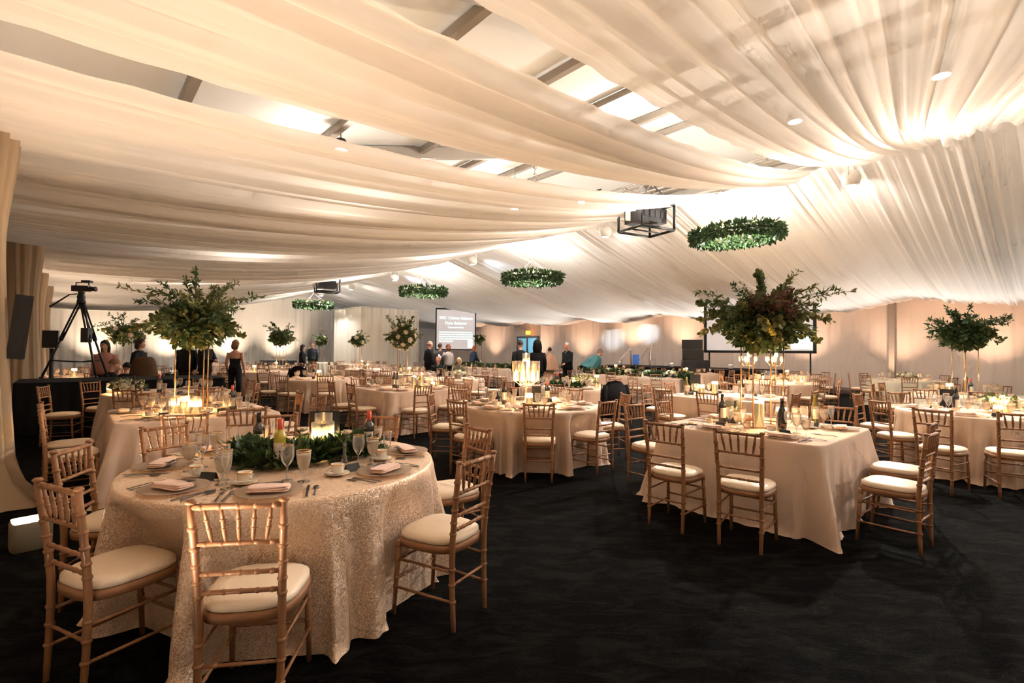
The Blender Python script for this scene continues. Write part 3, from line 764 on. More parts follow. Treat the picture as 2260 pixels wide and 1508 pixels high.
def place_setting(c, d, side, dist_edge, lv, tname, seat, seed):
    """c: edge point of the table at the seat, d: unit vector toward the table centre"""
    r = random.Random(seed); rz = math.atan2(d.y, d.x)-PI/2
    rt = Vector((d.y, -d.x, 0)); C0 = Vector((c[0], c[1], ZT))
    def P(x, y, j=.008): q = C0+rt*(x+r.uniform(-j, j))+d*(y+r.uniform(-j, j)); return (q.x, q.y, ZT)
    def spot(k, x, y, a=0.0, shape=None, r_=None, tries=60, lim=.13):
        # find a free place on the cloth near (x, y) in the seat's own axes
        pts0, rad = shape; best = None
        for i in range(tries):
            f = i/tries; ang = i*2.4; ox, oy = math.cos(ang)*lim*f, math.sin(ang)*lim*f
            q = C0+rt*(x+ox)+d*(y+oy); ps = [(q.x+math.cos(a)*u-math.sin(a)*v, q.y+math.sin(a)*u+math.cos(a)*v) for u, v in pts0]
            if clear(ps, rad):
                for p_ in ps: occ(p_[0], p_[1], rad)
                return (q.x, q.y, ZT)
        return None
    DISC = lambda r_: ([(0, 0)], r_)
    LINE = lambda L: ([(0, -L), (0, -L/2), (0, 0), (0, L/2), (0, L)], .0135)
    def item(k, x, y, shp, label, cat, ja=.08, spin=False, zz=0):
        a = rz+r.uniform(-ja, ja)
        p = spot(k, x, y, a, shp)
        if p is None: return None
        put(k, (p[0], p[1], p[2]+zz), r.uniform(0, 6) if spin else a, lab(label), None, cat); return p
    def lab(s): return '%s, %s seat, %s' % (s, seat, tname)
    def grp(s): return None
    jit = lambda a=.12: rz+r.uniform(-a, a)
    def plate_set(lv):
        p = spot('plate', 0, .185, 0, DISC(.158), None, 60, .10) if lv < 2 else spot('napkin', 0, .17, 0, DISC(.10))
        if p is None: return
        if lv < 2:
            put('plate', p, rz+r.uniform(-.1, .1), lab('clear glass charger plate'), None, 'plate')
            put('napkin', (p[0]-d.x*.01, p[1]-d.y*.01, ZT+.010), rz+r.uniform(-.22, .22), lab('folded blush napkin'), None, 'napkin')
            if lv == 0: put('card', (p[0]+d.x*.04+rt.x*.015, p[1]+d.y*.04+rt.y*.015, ZT+.0365), rz+r.uniform(-.3, .3), lab('small dark menu card on napkin'), None, 'card')
        else: put('napkin', p, rz+r.uniform(-.4, .4), lab('folded blush napkin'), None, 'napkin')
    plate_set(lv)
    if lv == 0:
        item('fork', -.185, .17, LINE(.085), 'outer dark fork', 'fork'); item('fork', -.225, .175, LINE(.085), 'second dark fork', 'fork')
        item('knife', .185, .17, LINE(.10), 'long dark knife', 'knife'); item('spoon', .222, .165, LINE(.08), 'dark spoon', 'spoon')
        item('goblet', .14, .375, DISC(.041), 'gold-rimmed goblet of iced water', 'glass', spin=True)
        item('wineglass', .05, .415, DISC(.038), 'empty gold-rimmed wine glass', 'glass', spin=True)
        if seed % 2: item('flute', .22, .32, DISC(.031), 'gold-rimmed champagne flute', 'glass', spin=True)
        p = item('saucer', -.16, .40, DISC(.074), 'gold-rimmed saucer', 'saucer')
        if p: put('cup', (p[0], p[1], ZT+.006), r.uniform(0, 6), lab('gold-rimmed ivory teacup'), None, 'cup')
        if seed % 3 != 1: item('tent', 0, .39, DISC(.045), 'folded dark place card', 'card', .4)
        if seed % 3 == 0: item('bread', -.25, .31, DISC(.079), 'small plate with a round pastry', 'plate')
    elif lv == 1:
        item('knife', .185, .17, LINE(.10), 'long dark knife', 'knife'); item('fork', -.185, .17, LINE(.085), 'dark fork', 'fork')
        item('goblet', .14, .36, DISC(.041), 'goblet of iced water', 'glass', spin=True); item('wineglass', .05, .42, DISC(.038), 'empty wine glass', 'glass', spin=True)
        if seed % 2: item('tent', -.08, .39, DISC(.045), 'folded dark place card', 'card', .5)
    else:
        item('goblet', .12, .33, DISC(.041), 'goblet of iced water', 'glass', spin=True)
        if lv == 2: item('wineglass', -.02, .40, DISC(.038), 'empty wine glass', 'glass', spin=True)
# ================================================================ TABLES
TABLES = []; PENDING = []; LPEND = []
def table(kind, c, tname, m, seats, lv, lod, seed, clothlabel, half=.915, rot=0, half2=None):
    """seats: list of (x, y, heading) for the chair's rear-foot midpoint"""
    cloth(kind, c, ZT-.003, half, m, seed, clothlabel, rot, half2, seats=seats)
    names = assign(c, seats) if len(seats) <= 8 else ['number %d' % i for i in range(len(seats))]
    for i, (x, y, th) in enumerate(seats):
        nm = names[i]
        chair(x, y, th, 'gold bamboo-style chair, %s side of %s' % (nm, tname), 'chairs around %s' % tname, lod)
        h = Vector((-math.sin(R(th)), math.cos(R(th)), 0)); p = Vector((x, y, 0))
        if kind == 'round':
            d = (Vector((c[0], c[1], 0))-p); d.z = 0; d.normalize(); e = Vector((c[0], c[1], 0))-d*half
        else:
            # edge straight ahead of the chair, in the table's own axes
            cr, sr = math.cos(rot), math.sin(rot); ax = Vector((cr, sr, 0)); ay = Vector((-sr, cr, 0)); q = p-Vector((c[0], c[1], 0))
            lx, ly = q.dot(ax), q.dot(ay); h2 = half2 or half
            if abs(lx)/half > abs(ly)/h2: d = ax*(-math.copysign(1, lx)); e = Vector((c[0], c[1], 0))+ax*math.copysign(half, lx)+ay*max(-h2+.3, min(h2-.3, ly))
            else: d = ay*(-math.copysign(1, ly)); e = Vector((c[0], c[1], 0))+ay*math.copysign(h2, ly)+ax*max(-half+.3, min(half-.3, lx))
        PENDING.append((e, d, lv, tname, nm, seed*10+i))
    TABLES.append((c, tname))
def round_seats(c, off, n=8, dist=1.27, seed=0, jit=.05, skip=()):
    r = random.Random(seed+50); out = []
    for k in range(n):
        if k in skip: continue
        a = R(off+360/n*k)+r.uniform(-.05, .05); dd = dist+r.uniform(-jit, jit)
        out.append((c[0]+math.cos(a)*dd, c[1]+math.sin(a)*dd, math.degrees(a)+90+r.uniform(-7, 7)))
    return out
def sq_seats(s, t, h=.76, gap=.50, off=.37, seed=0, only='abcd'):
    """two seats a side on a square aligned with the tent"""
    r = random.Random(seed+80); out = []
    for side in only:
        for o in (-off, off):
            g = h+gap+r.uniform(-.05, .05); oo = o+r.uniform(-.03, .03)
            if side == 'a': p = ST(s-g, t+oo); th = 41.5          # near side, faces away along the tent
            elif side == 'b': p = ST(s+g, t+oo); th = 221.5
            elif side == 'c': p = ST(s+oo, t-g); th = -48.5
            else: p = ST(s+oo, t+g); th = 131.5
            out.append((p.x, p.y, th+r.uniform(-6, 6)))
    return out
rotT = TH
# --- T1: the sequined round table in front
c1 = (-1.445, 3.25)
table('round', c1, 'the sequined round table', M['sequin'],
      [(-1.07, 1.98, 9), (-.223, 2.785, 60), (-.29, 3.84, 126), (-1.19, 4.46, 162), (-2.12, 4.47, 207), (-2.63, 3.80, 248), (-2.58, 2.97, 284), (-1.94, 2.18, -25)],
      0, 0, 1, 'champagne sequined cloth over the nearest round table')
# --- T2: square table with tall green arrangement
p2 = ST(2.08, 5.22)
table('square', (p2.x, p2.y), 'the square table with tall greenery', M['linen'],
      [(1.75, 3.80, -39.5), (1.315, 4.22, -44)] + [(ST(.74, 4.90).x, ST(.74, 4.90).y, 38), (ST(.84, 5.62).x, ST(.84, 5.62).y, 40)] +
      [(ST(3.30, 4.84).x, ST(3.30, 4.84).y, 219), (ST(3.28, 5.42).x, ST(3.28, 5.42).y, 224)] + [(ST(1.75, 6.48).x, ST(1.75, 6.48).y, 133), (ST(2.5, 6.5).x, ST(2.5, 6.5).y, 130)],
      0, 0, 2, 'champagne linen cloth over the nearest square table, right of the aisle', .765, rotT)
# --- T3: centre round
c3 = (.26, 6.84)
table('round', c3, 'the centre round table', M['linen2'],
      [(.316, 5.66, -4), (1.145, 6.03, 43)] + round_seats(c3, 8, 8, 1.3, 3)[0:1] + round_seats(c3, 53, 8, 1.27, 4)[0:2] + round_seats(c3, 143, 8, 1.27, 5)[0:1] + [(-1.07, 6.78, 266), (-.62, 5.88, -44)],
      0, 0, 3, 'champagne cloth over the centre round table')
# --- T4: right round
c4 = (6.14, 6.42)
table('round', c4, 'the dim round table at right edge', M['linen2'],
      [(4.62, 5.42, -60), (5.25, 5.12, -30)] + round_seats(c4, 137, 8, 1.33, 7)[0:2] + [(6.1, 7.75, 180), (7.1, 7.35, 135), (7.45, 6.1, 80)],
      0, 0, 4, 'olive champagne cloth over the round table cut off by the right edge')
# --- T5: left square
p5 = ST(6.83, 1.06)
table('square', (p5.x, p5.y), 'the left square table', M['linen'],
      [(-2.96, 4.50, 32), (-2.66, 4.98, 34)] + [(ST(8.1, .75).x, ST(8.1, .75).y, 218), (ST(8.1, 1.45).x, ST(8.1, 1.45).y, 226)] +
      [(ST(7.15, -.22).x, ST(7.15, -.22).y, -50), (ST(6.5, -.2).x, ST(6.5, -.2).y, -46)] + [(ST(7.15, 2.33).x, ST(7.15, 2.33).y, 126), (ST(6.5, 2.36).x, ST(6.5, 2.36).y, 140)],
      0, 0, 5, 'champagne linen cloth over the square table behind the sequined one', .765, rotT)
# --- T6
p6 = ST(8.62, 4.85)
table('square', (p6.x, p6.y), 'the square table with yellow bottle', M['linen'], sq_seats(8.62, 4.85, seed=6), 1, 1, 6,
      'champagne linen cloth over the square table in mid floor', .765, rotT)
# --- T7
c7 = (-4.85, 12.55)
table('round', c7, 'the round table with tan cloth', M['linen2'], round_seats(c7, -62, 8, 1.35, 7), 2, 1, 7, 'tan champagne cloth over the round table past the mid floor square')
# --- T10
c10 = (1.14, 10.35)
table('round', c10, 'the round table with low flowers', M['linen2'], round_seats(c10, -60, 8, 1.33, 10), 1, 1, 10, 'champagne cloth over the round table behind the black jacket')
# --- T9
p9 = ST(10.9, 7.45)
table('round', (p9.x, p9.y), 'the table before the garland', M['linen2'], round_seats((p9.x, p9.y), -45, 8, 1.33, 9), 2, 2, 9, 'ivory toned cloth over the round table before the garlanded long table')
# --- T11
p11 = ST(3.95, 8.40)
table('square', (p11.x, p11.y), 'the table with two pillar candles', M['linen'],
      sq_seats(3.95, 8.40, seed=11), 1, 1, 11, 'champagne linen cloth over the square table with two pillar candles', .765, rotT)
# --- T12
p12 = ST(4.95, 13.4)
table('round', (p12.x, p12.y), 'the table with branched candelabra', M['linen2'], round_seats((p12.x, p12.y), -35, 8, 1.33, 12), 2, 2, 12, 'champagne cloth over the round table under the branched candelabra')
# --- T13
table('round', (11.4, 14.35), 'the table below the grey column', M['linen_white'], round_seats((11.4, 14.35), -80, 8, 1.33, 13), 2, 2, 13, 'pale cloth over the round table below the grey column')
# --- T14
p14 = ST(1.3, 12.4)
table('square', (p14.x, p14.y), 'the table under dark greenery', M['linen_white'], sq_seats(1.3, 12.4, seed=14), 2, 2, 14, 'ivory cloth over the square table behind the dim round one', .765, rotT)
# --- T15
c15 = (-5.75, 8.35)
table('round', c15, 'the round table by the riser', M['linen2'],
      [(-7.1, 7.55, -68), (-7.25, 8.55, 262)] + round_seats(c15, -78, 8, 1.30, 15)[0:5], 1, 1, 15, 'tan cloth over the round table in front of the black riser')
# --- further tables
FAR = [('round', ST(14.05, 7.8), 'the rose ball table', 2, -50, 'pale cloth over the round table under the white rose ball'),
       ('round', ST(17.7, 4.6), 'the thrown jacket table', 2, -60, 'grey pink cloth on the table left of the tan round one'),
       ('round', ST(16.8, .2), 'the table behind the riser', 2, -40, 'cloth over the round table behind the camera riser'),
       ('round', ST(21.3, 6.3), 'the leafy ball table', 3, -50, 'cloth over the distant table under the leafy ball'),
       ('round', ST(19.4, 1.2), 'the far left table', 3, -50, 'cloth over the far left table with hurricane candles'),
       ('round', ST(17.9, 8.5), 'the table before the booth', 3, -30, 'cloth over the distant table before the draped booth'),
       ('square', ST(23.9, 10.73), 'the farthest table', 3, 0, 'cloth over the farthest table under a small white bouquet'),
       ('square', ST(8.9, 16.4), 'the table by the speakers', 3, 0, 'pale cloth over the table by the speaker stack'),
       ('round', ST(6.1, 17.3), 'the table under the screen', 3, -40, 'cloth over the round table under the large screen'),
       ('round', ST(12.9, 17.0), 'the table by the steps', 3, -40, 'cloth over the round table before the stage steps'),
       ('round', ST(17.2, 16.8), 'the table behind the red-haired guest', 3, -40, 'cloth over the round table behind the red-haired guest'),
       ('square', ST(25.4, 5.2), 'the table beside the back pair', 3, 0, 'white cloth over the table beside the two people at the back')]
for i, (k, p, nm, lv, off, cl) in enumerate(FAR):
    seats = round_seats((p.x, p.y), off, 8, 1.33, 30+i) if k == 'round' else sq_seats(p.dot(Vector((-SA, CA, 0))), p.dot(Vector((CA, SA, 0))), seed=30+i)
    table(k, (p.x, p.y), nm, M['linen'] if i % 2 else M['linen2'], seats, lv, 2, 30+i, cl, .915 if k == 'round' else .765, 0 if k == 'round' else rotT)
# --- long garlanded tables
ORD = ['first', 'second', 'third', 'fourth', 'fifth', 'sixth', 'seventh', 'eighth', 'ninth', 'tenth', 'eleventh', 'twelfth']
def long_table(s0, s1, tc, tname, cl, seed):
    p = ST((s0+s1)/2, tc); L = (s1-s0)/2; n = int((s1-s0)/.66); seats = []
    for sd in (-1, 1):
        cnt = 0
        for i in range(n):
            if sd > 0 and i % 3 == 1: continue
            s = s0+(s1-s0)*(i+.5)/n; q = ST(s, tc+sd*(.46+.50)); row = 'near' if sd < 0 else 'far'
            th = (-48.5 if sd < 0 else 131.5)+rnd.uniform(-6, 6); seats.append((q.x, q.y, th)); o_ = ORD[cnt]; cnt += 1
            chair(q.x, q.y, th, 'gold bamboo-style chair, %s in the %s row of %s' % (o_, row, tname), '%s row of chairs along %s' % (row, tname), 2)
            e = ST(s, tc+sd*.46); d = Vector((CA, SA, 0))*(-sd)
            LPEND.append((e, d, i, '%s seat of the %s row, %s' % (o_, row, tname)))
    cloth('square', (p.x, p.y), ZT-.003, .46, M['linen'], seed, cl, rotT, L, seats=seats)
    return p
long_table(7.1, 10.9, 12.85, 'the teal lit long table', 'champagne cloth over the long table with teal lit garland', 60)
long_table(14.75, 21.5, 13.45, 'the far long table', 'champagne cloth over the far long garlanded table', 61)
# ================================================================ CENTREPIECES
def rv(r, s=1): 
    while True:
        v = Vector((r.uniform(-1, 1), r.uniform(-1, 1), r.uniform(-1, 1)))
        if .05 < v.length < 1: return v.normalized()*s
def rose_bloom(name, rr, m, parent=None, loc=None):
    b = MB(); b.ball((0, 0, 0), rr*.55, 8, 6)
    for ring, n, tilt in ((.55, 4, .5), (.8, 5, .9), (1.0, 6, 1.3)):
        for k in range(n):
            a = 2*PI*k/n+ring*3; d = Vector((math.cos(a)*math.sin(tilt), math.sin(a)*math.sin(tilt), math.cos(tilt)))
            rows = []
            for i in range(4):
                f = i/3
                base = Vector((0, 0, -rr*.5)).lerp(d*rr*ring, f)+Vector((math.cos(a), math.sin(a), 0))*rr*.42*math.sin(f*PI*.8)*ring
                sd = Vector((-math.sin(a), math.cos(a), 0))*rr*.52*math.sin(PI*(.15+.7*f))
                rows.append([base-sd+Vector((0, 0, -rr*.06)), base, base+sd+Vector((0, 0, -rr*.06))])
            b.quadgrid(rows)
    o = b.build(name, m, parent); 
    if loc is not None: o.location = loc
    return o
def foliage_ball(parent, r, rx, rz, n, mats, L=.07, seed=1, spikes=26, spikelen=.35, droop=.2, name='foliage', flat=.0, core=True, zc=0, top=1.0, dn=.5):
    """leafy mass: stems radiate from the heart, leaves sit along them"""
    rr = random.Random(seed); b = MB()
    for k in range(spikes):
        d = rv(rr); d.z = d.z*.85+.18
        if d.z > .5: d *= top
        ln = rr.uniform(.75, 1.18); base = Vector((d.x*.1*rx, d.y*.1*rx, d.z*.1*rz+zc))
        if d.z < 0: d.z *= dn
        elif d.z > .45: ln *= rr.uniform(.9, 1.3)
        tip = Vector((d.x*rx*ln, d.y*rx*ln, d.z*rz*ln+zc)); mid = base.lerp(tip, .55)+Vector((0, 0, .05)); tip.z -= droop*rx*(d.x**2+d.y**2)*.5
        pts = [base, mid, tip]; b.tube(pts, [.004, .003, .0015], 4, 3)
        nl = max(6, n//spikes); kind = rr.choice((0, 0, 1, 1, 2)); rd = rr.random() < (.38 if d.z < .45 else .1)
        for i in range(nl):
            f = rr.uniform(.18, 1)**.8
            p = (base.lerp(mid, f/.55) if f < .55 else mid.lerp(tip, (f-.55)/.45)) + rv(rr, rr.uniform(0, .055)*(1.25-f)*rx/.6)
            dd = ((tip-mid).normalized()*.7+rv(rr)*.9)
            l = L*rr.uniform(.6, 1.25)*(1.15-.35*f)
            b.leaf(p, dd, rv(rr), l, l*(.78 if rd else .34), kind, rd)
    if core:
        for i in range(int(n*.55)):
            d = rv(rr); q = Vector((d.x*rx, d.y*rx, d.z*rz))*rr.uniform(.25, .66); q.z += zc
            l = L*rr.uniform(.7, 1.3); b.leaf(q, d+rv(rr)*.8, rv(rr), l, l*.6, rr.choice((0, 1, 2)), rr.random() < .5)
    return b.build(name, mats, parent)
LM = [M['leaf'], M['leaf_olive'], M['leaf_deep'], M['stem']]
def tall_arrangement(p, zc, rx, rz, n, label, seed, rods=((-.13, -.13), (.13, -.13), (.13, .13), (-.13, .13)), L=.07, mats=None, spikes=30, blooms=0, bloom_m='rose', br=.045, top=1.25, extra=None, droop=.25, flat=0, group=None, dn=.5):
    e = empty('flower_arrangement', (p[0], p[1], ZT)); tag(e, label, 'flower arrangement', group)
    st = MB(); h = zc-ZT-rz*.35
    for x, y in rods: st.tube([(x, y, 0), (x, y, h)], .0065, 6)
    n_ = len(rods)
    for k in range(n_):
        for z in (.0065, h): a = rods[k]; c = rods[(k+1) % n_]; st.tube([(a[0], a[1], z), (c[0], c[1], z)], .0055, 5)
    for x_, y_ in rods: occ(p[0]+x_, p[1]+y_, .012)
    st.build('stand', M['goldrim'] if blooms == 0 else M['gold'], e)
    foliage_ball(e, 0, rx, rz, n, mats or LM, L, seed, spikes, zc=zc-ZT, top=top, droop=droop, dn=dn)
    rr = random.Random(seed+9)
    if blooms:
        first = None
        for k in range(blooms):
            ph = math.acos(1-2*(k+.5)/blooms); a = k*2.39996; d = Vector((math.sin(ph)*math.cos(a), math.sin(ph)*math.sin(a), math.cos(ph)))
            loc = Vector((d.x*rx*.72, d.y*rx*.72, d.z*rz*.72+zc-ZT))
            if first is None: first = rose_bloom('bloom', br, M[bloom_m], e, loc); o = first
            else: o = first.copy(); C.objects.link(o); o.parent = e; o.location = loc
            o.rotation_euler = d.to_track_quat('Z', 'Y').to_euler(); o.scale = (rr.uniform(.8, 1.25),)*3
    if extra: extra(e, rr)
    return e
def browns(e, rr):
    for k, (x, y, z, s_) in enumerate(((.02, -.26, .10, .12), (-.16, -.24, .12, .10), (.14, -.24, .02, .10), (.18, -.16, .18, .09))):
        b = MB()
        for i in range(150):
            d = rv(rr); b.leaf(d*s_*rr.uniform(.5, .9), d+rv(rr)*.5, rv(rr), .03, .022, 0, True)
        b.ball((0, 0, 0), s_*.6, 8, 6)
        o = b.build('hydrangea_head', M['brown_bloom'], e); o.location = (x, y, z+1.12)
    b = MB()
    for i in range(110):
        f = i/110; b.ball((.028*math.sin(i*2.4)*(1.1-f*.6)+f*.10, .028*math.cos(i*2.4), -.15*f), .006+.006*(i % 3)/2, 5, 4)
    o = b.build('yellow_flower_spike', M['yellow_bloom'], e); o.location = (-.16, -.36, 1.06)
tall_arrangement((p5.x, p5.y), 1.78, .56, .40, 3600, 'large loose arrangement of olive green branches on gold rods above the left square table', 3, rods=((-.16, -.10), (.03, -.14), (.17, -.02), (.02, .14)), L=.074, spikes=64, top=1.25)
tall_arrangement((p2.x, p2.y), 1.78, .52, .40, 4600, 'tall wild greenery arrangement with brown hydrangeas and yellow spike before the large screen', 5, rods=((-.16, -.16), (.14, -.16), (.16, .12), (-.14, .14)), L=.066, spikes=80, top=1.2, extra=browns, dn=.8)
tall_arrangement((p14.x, p14.y), 1.86, .50, .38, 2600, 'dark feathery green arrangement on thin rods at the right side', 8, L=.085, mats=[M['leaf_deep'], M['leaf_deep'], M['leaf'], M['stem']], spikes=60, top=1.3, dn=.8)
f4 = (-11.7, 14.9)
tall_arrangement(f4, 1.9, .62, .42, 900, 'greenery and pale flowers behind the video camera tripod', 9, L=.11, spikes=28, blooms=10, bloom_m='rose', br=.06)
tall_arrangement((TABLES[17][0][0], TABLES[17][0][1]), 1.95, .66, .46, 1100, 'round leafy ball on rods before the back wall, left of the two standing people', 10, L=.11, spikes=30, mats=[M['leaf'], M['leaf'], M['leaf_deep'], M['stem']])
pf8 = TABLES[14][0]
tall_arrangement(pf8, 1.92, .58, .60, 1700, 'full ball of cream roses and greenery on a tall stand', 11, L=.085, spikes=36, blooms=30, br=.062, top=1.05, droop=.05, mats=[M['leaf'], M['leaf_olive'], M['leaf'], M['stem']])
pf7 = (-6.8, 20.5)
tall_arrangement((pf7[0]-1.0, pf7[1]+4.5), 1.95, .50, .42, 700, 'smaller ball of white flowers before the draped booth', 12, L=.11, spikes=24, blooms=9, br=.08, top=1.1)
tall_arrangement((-10.9, 28.2), 1.98, .42, .40, 420, 'smallest distant bouquet above a black music stand', 13, L=.13, spikes=20, blooms=5, br=.07, top=1.1)
tall_arrangement((-1.85, 27.9), 2.12, .38, .42, 420, 'white and green bouquet overlapping the corner of the text screen', 14, L=.10, spikes=20, blooms=8, br=.06, top=1.1)
for xy, lab in (((-10.9, 28.2), 'round pale cloth under the smallest distant bouquet'), ((-1.85, 27.9), 'round pale cloth under the bouquet by the text screen')):
    cloth('round', xy, ZT-.003, .75, M['linen_white'], int(abs(xy[0])*10), lab)
# ---- low greens, bud vases, bottles, candles, number cards on the near tables
def garland(path, w_, n, label, seed, mats=None, L=.06, group=None, hang=False):
    rr = random.Random(seed); b = MB(); path = [Vector(p) for p in path]
    for i in range(len(path)-1):
        for f_ in (0, .25, .5, .75): q_ = path[i].lerp(path[i+1], f_); occ(q_.x, q_.y, w_*1.05+.02)
    for i in range(n):
        f = rr.random()*(len(path)-1); k = min(int(f), len(path)-2); p = path[k].lerp(path[k+1], f-k)
        a = rr.uniform(0, 2*PI); q = p+Vector((math.cos(a)*w_*rr.random(), math.sin(a)*w_*rr.random(), rr.uniform(.005, w_*.75)))
        d = (q-p)+rv(rr, .06)+Vector((0, 0, .02)); d.z = abs(d.z) if not hang else d.z; q.z += 0 if hang else .008; l = L*rr.uniform(.6, 1.4)
        b.leaf(q, d, rv(rr), l, l*rr.choice((.28, .35, .6)), rr.choice((0, 2, 2, 1)), rr.random() < .3)
    b.tube([p+Vector((0, 0, .01)) for p in path], .008, 5, 3)
    return tag(b.build('greenery_garland', mats or LM), label, 'greenery', group)
G = [M['leaf_deep'], M['leaf'], M['leaf_deep'], M['stem']]
def arc(c, r, a0, a1, n=10): return [(c[0]+r*math.cos(R(a0+(a1-a0)*i/n)), c[1]+r*math.sin(R(a0+(a1-a0)*i/n)), ZT+.004) for i in range(n+1)]
garland([(c1[0]-.30, c1[1]-.02, ZT), (c1[0]-.15, c1[1]-.13, ZT), (c1[0]+.02, c1[1]-.14, ZT), (c1[0]+.16, c1[1]-.02, ZT), (c1[0]+.30, c1[1]+.16, ZT), (c1[0]+.42, c1[1]+.24, ZT)], .125, 2300, 'bed of ferns and leaves around the sequined table candle', 21, G, .075)
def bud_vase(x, y, label, m='rose'):
    e = empty('bud_vase', (x, y, ZT)); tag(e, label, 'vase'); occ(x, y, .035)
    b = MB(); b.lathe([(.022, 0), (.024, .004), (.012, .05), (.009, .10), (.014, .125), (.0125, .125), (.008, .10), (.001, .01)], 14, 0, capb=True); b.build('vase_body', M['glass'], e)
    s_ = MB(); s_.tube([(0, 0, .01), (.004, .002, .12), (.012, -.004, .18)], .0022, 5); s_.build('stem', M['stem'], e)
    rose_bloom('bloom', .030, M[m], e, (.014, -.004, .20))
    q = MB(); rr = random.Random(int(x*97))
    for i in range(9): q.leaf((.003, 0, rr.uniform(.11, .17)), rv(rr)+Vector((0, 0, .2)), rv(rr), .07, .022)
    q.build('leaves', M['leaf'], e); return e
bud_vase(c1[0]+.03, c1[1]+.08, 'glass bud vase with a white rose between the two wine bottles')
bud_vase(c1[0]+.36, c1[1]-.02, 'small glass vase with a white rose before the number card')
put(('bottle', 'trident'), (c1[0]-.26, c1[1]+.10, ZT), R(12), 'dark wine bottle with a black trident on its label', None, 'bottle')
put(('bottle', 'red'), (c1[0]+.02, c1[1]-.19, ZT), R(8), 'wine bottle with red foil and yellow wine', None, 'bottle')
put(('bottle', 'redcap'), (c1[0]+.44, c1[1]+.25, ZT), R(5), 'dark bottle with copper foil beside the number thirty-three card', None, 'bottle')
candle_at(c1[0]+.16, c1[1]+.13, ZT, 'large glass cylinder candle glowing on the sequined table', .13, .055, .24, .075, power=16)
candle_at(c1[0]+.10, c1[1]+.30, ZT, 'second cylinder candle just behind the large one', .10, .045, .28, .06, power=9)
def number_card(x, y, rz, txt, label, w_=.17, h=.25, z=ZT, m='menu', stand=True):
    e = empty('table_number', (x, y, z), rz); tag(e, label, 'sign'); [occ(x+math.cos(rz)*u*w_, y+math.sin(rz)*u*w_, .03) for u in (-.5, -.25, 0, .25, .5)]
    b = MB(); b.box((-w_/2, -.002, .012), (w_/2, .002, .012+h)); b.build('card', M[m], e)
    s_ = MB(); s_.box((-w_*.3, -.025, 0), (w_*.3, .025, .014)); s_.build('base', M['black'], e)
    if txt: text('number', txt, .085*w_/.17, M['chalk'], Matrix.Translation((0, -.0035, .012+h*.6)) @ Matrix.Rotation(R(90), 4, 'X'), e, .0004, .35)
    return e
number_card(c1[0]+.07, c1[1]+.40, R(12), '33', 'black number 33 card in white script on the sequined table', .21, .27)
number_card(p2.x-.20, p2.y+.20, R(-12), '24', 'black number 24 card beside the tall pillar candle', .15, .225)
number_card(p11.x-.1, p11.y+1.1, R(-15), '', 'plain black card standing on a far right table by the gold rods', .19, .30)
# T2 centre
candle_at(p2.x-.03, p2.y-.02, ZT, 'tall pillar candle in glass left of the champagne bottle', .24, .036, .26, .045, power=14)
candle_at(p2.x+.15, p2.y-.10, ZT, 'shorter pillar candle in glass right of the champagne bottle', .17, .038, .20, .048, power=12)
put(('bottle', 'champ'), (p2.x+.03, p2.y-.33, ZT), R(-10), 'dark champagne bottle with pink print in front of the candles', None, 'bottle')
put(('bottle', 'dark'), (p2.x-.33, p2.y+.15, ZT), 0, 'dark wine bottle behind the left goblets of the arrangement table', None, 'bottle')
put(('bottle', 'olive'), (p2.x+.62, p2.y+.12, ZT), 0, 'olive green bottle on the right side of the arrangement table', None, 'bottle')
bp = MB(); bp.ball((0, 0, .035), .04, 14, 9, 0, (1, 1, .9)); bp.lathe([(.02, 0), (.03, .01), (.028, .04), (.0, .042)], 12, 0)
def rose_cup(x, y, label):
    e = empty('rose_cup', (x, y, ZT)); tag(e, label, 'vase'); occ(x, y, .06)
    b = MB(); b.lathe([(.03, 0), (.034, .004), (.038, .06), (.036, .06), (.03, .008)], 16, 0, capb=True); b.build('cup', M['chargerglass'], e)
    rose_bloom('bloom', .042, M['peach_rose'], e, (0, 0, .085)); return e
rose_cup(p2.x-.20, p2.y-.12, 'single peach rose in a glass cup on the arrangement table')
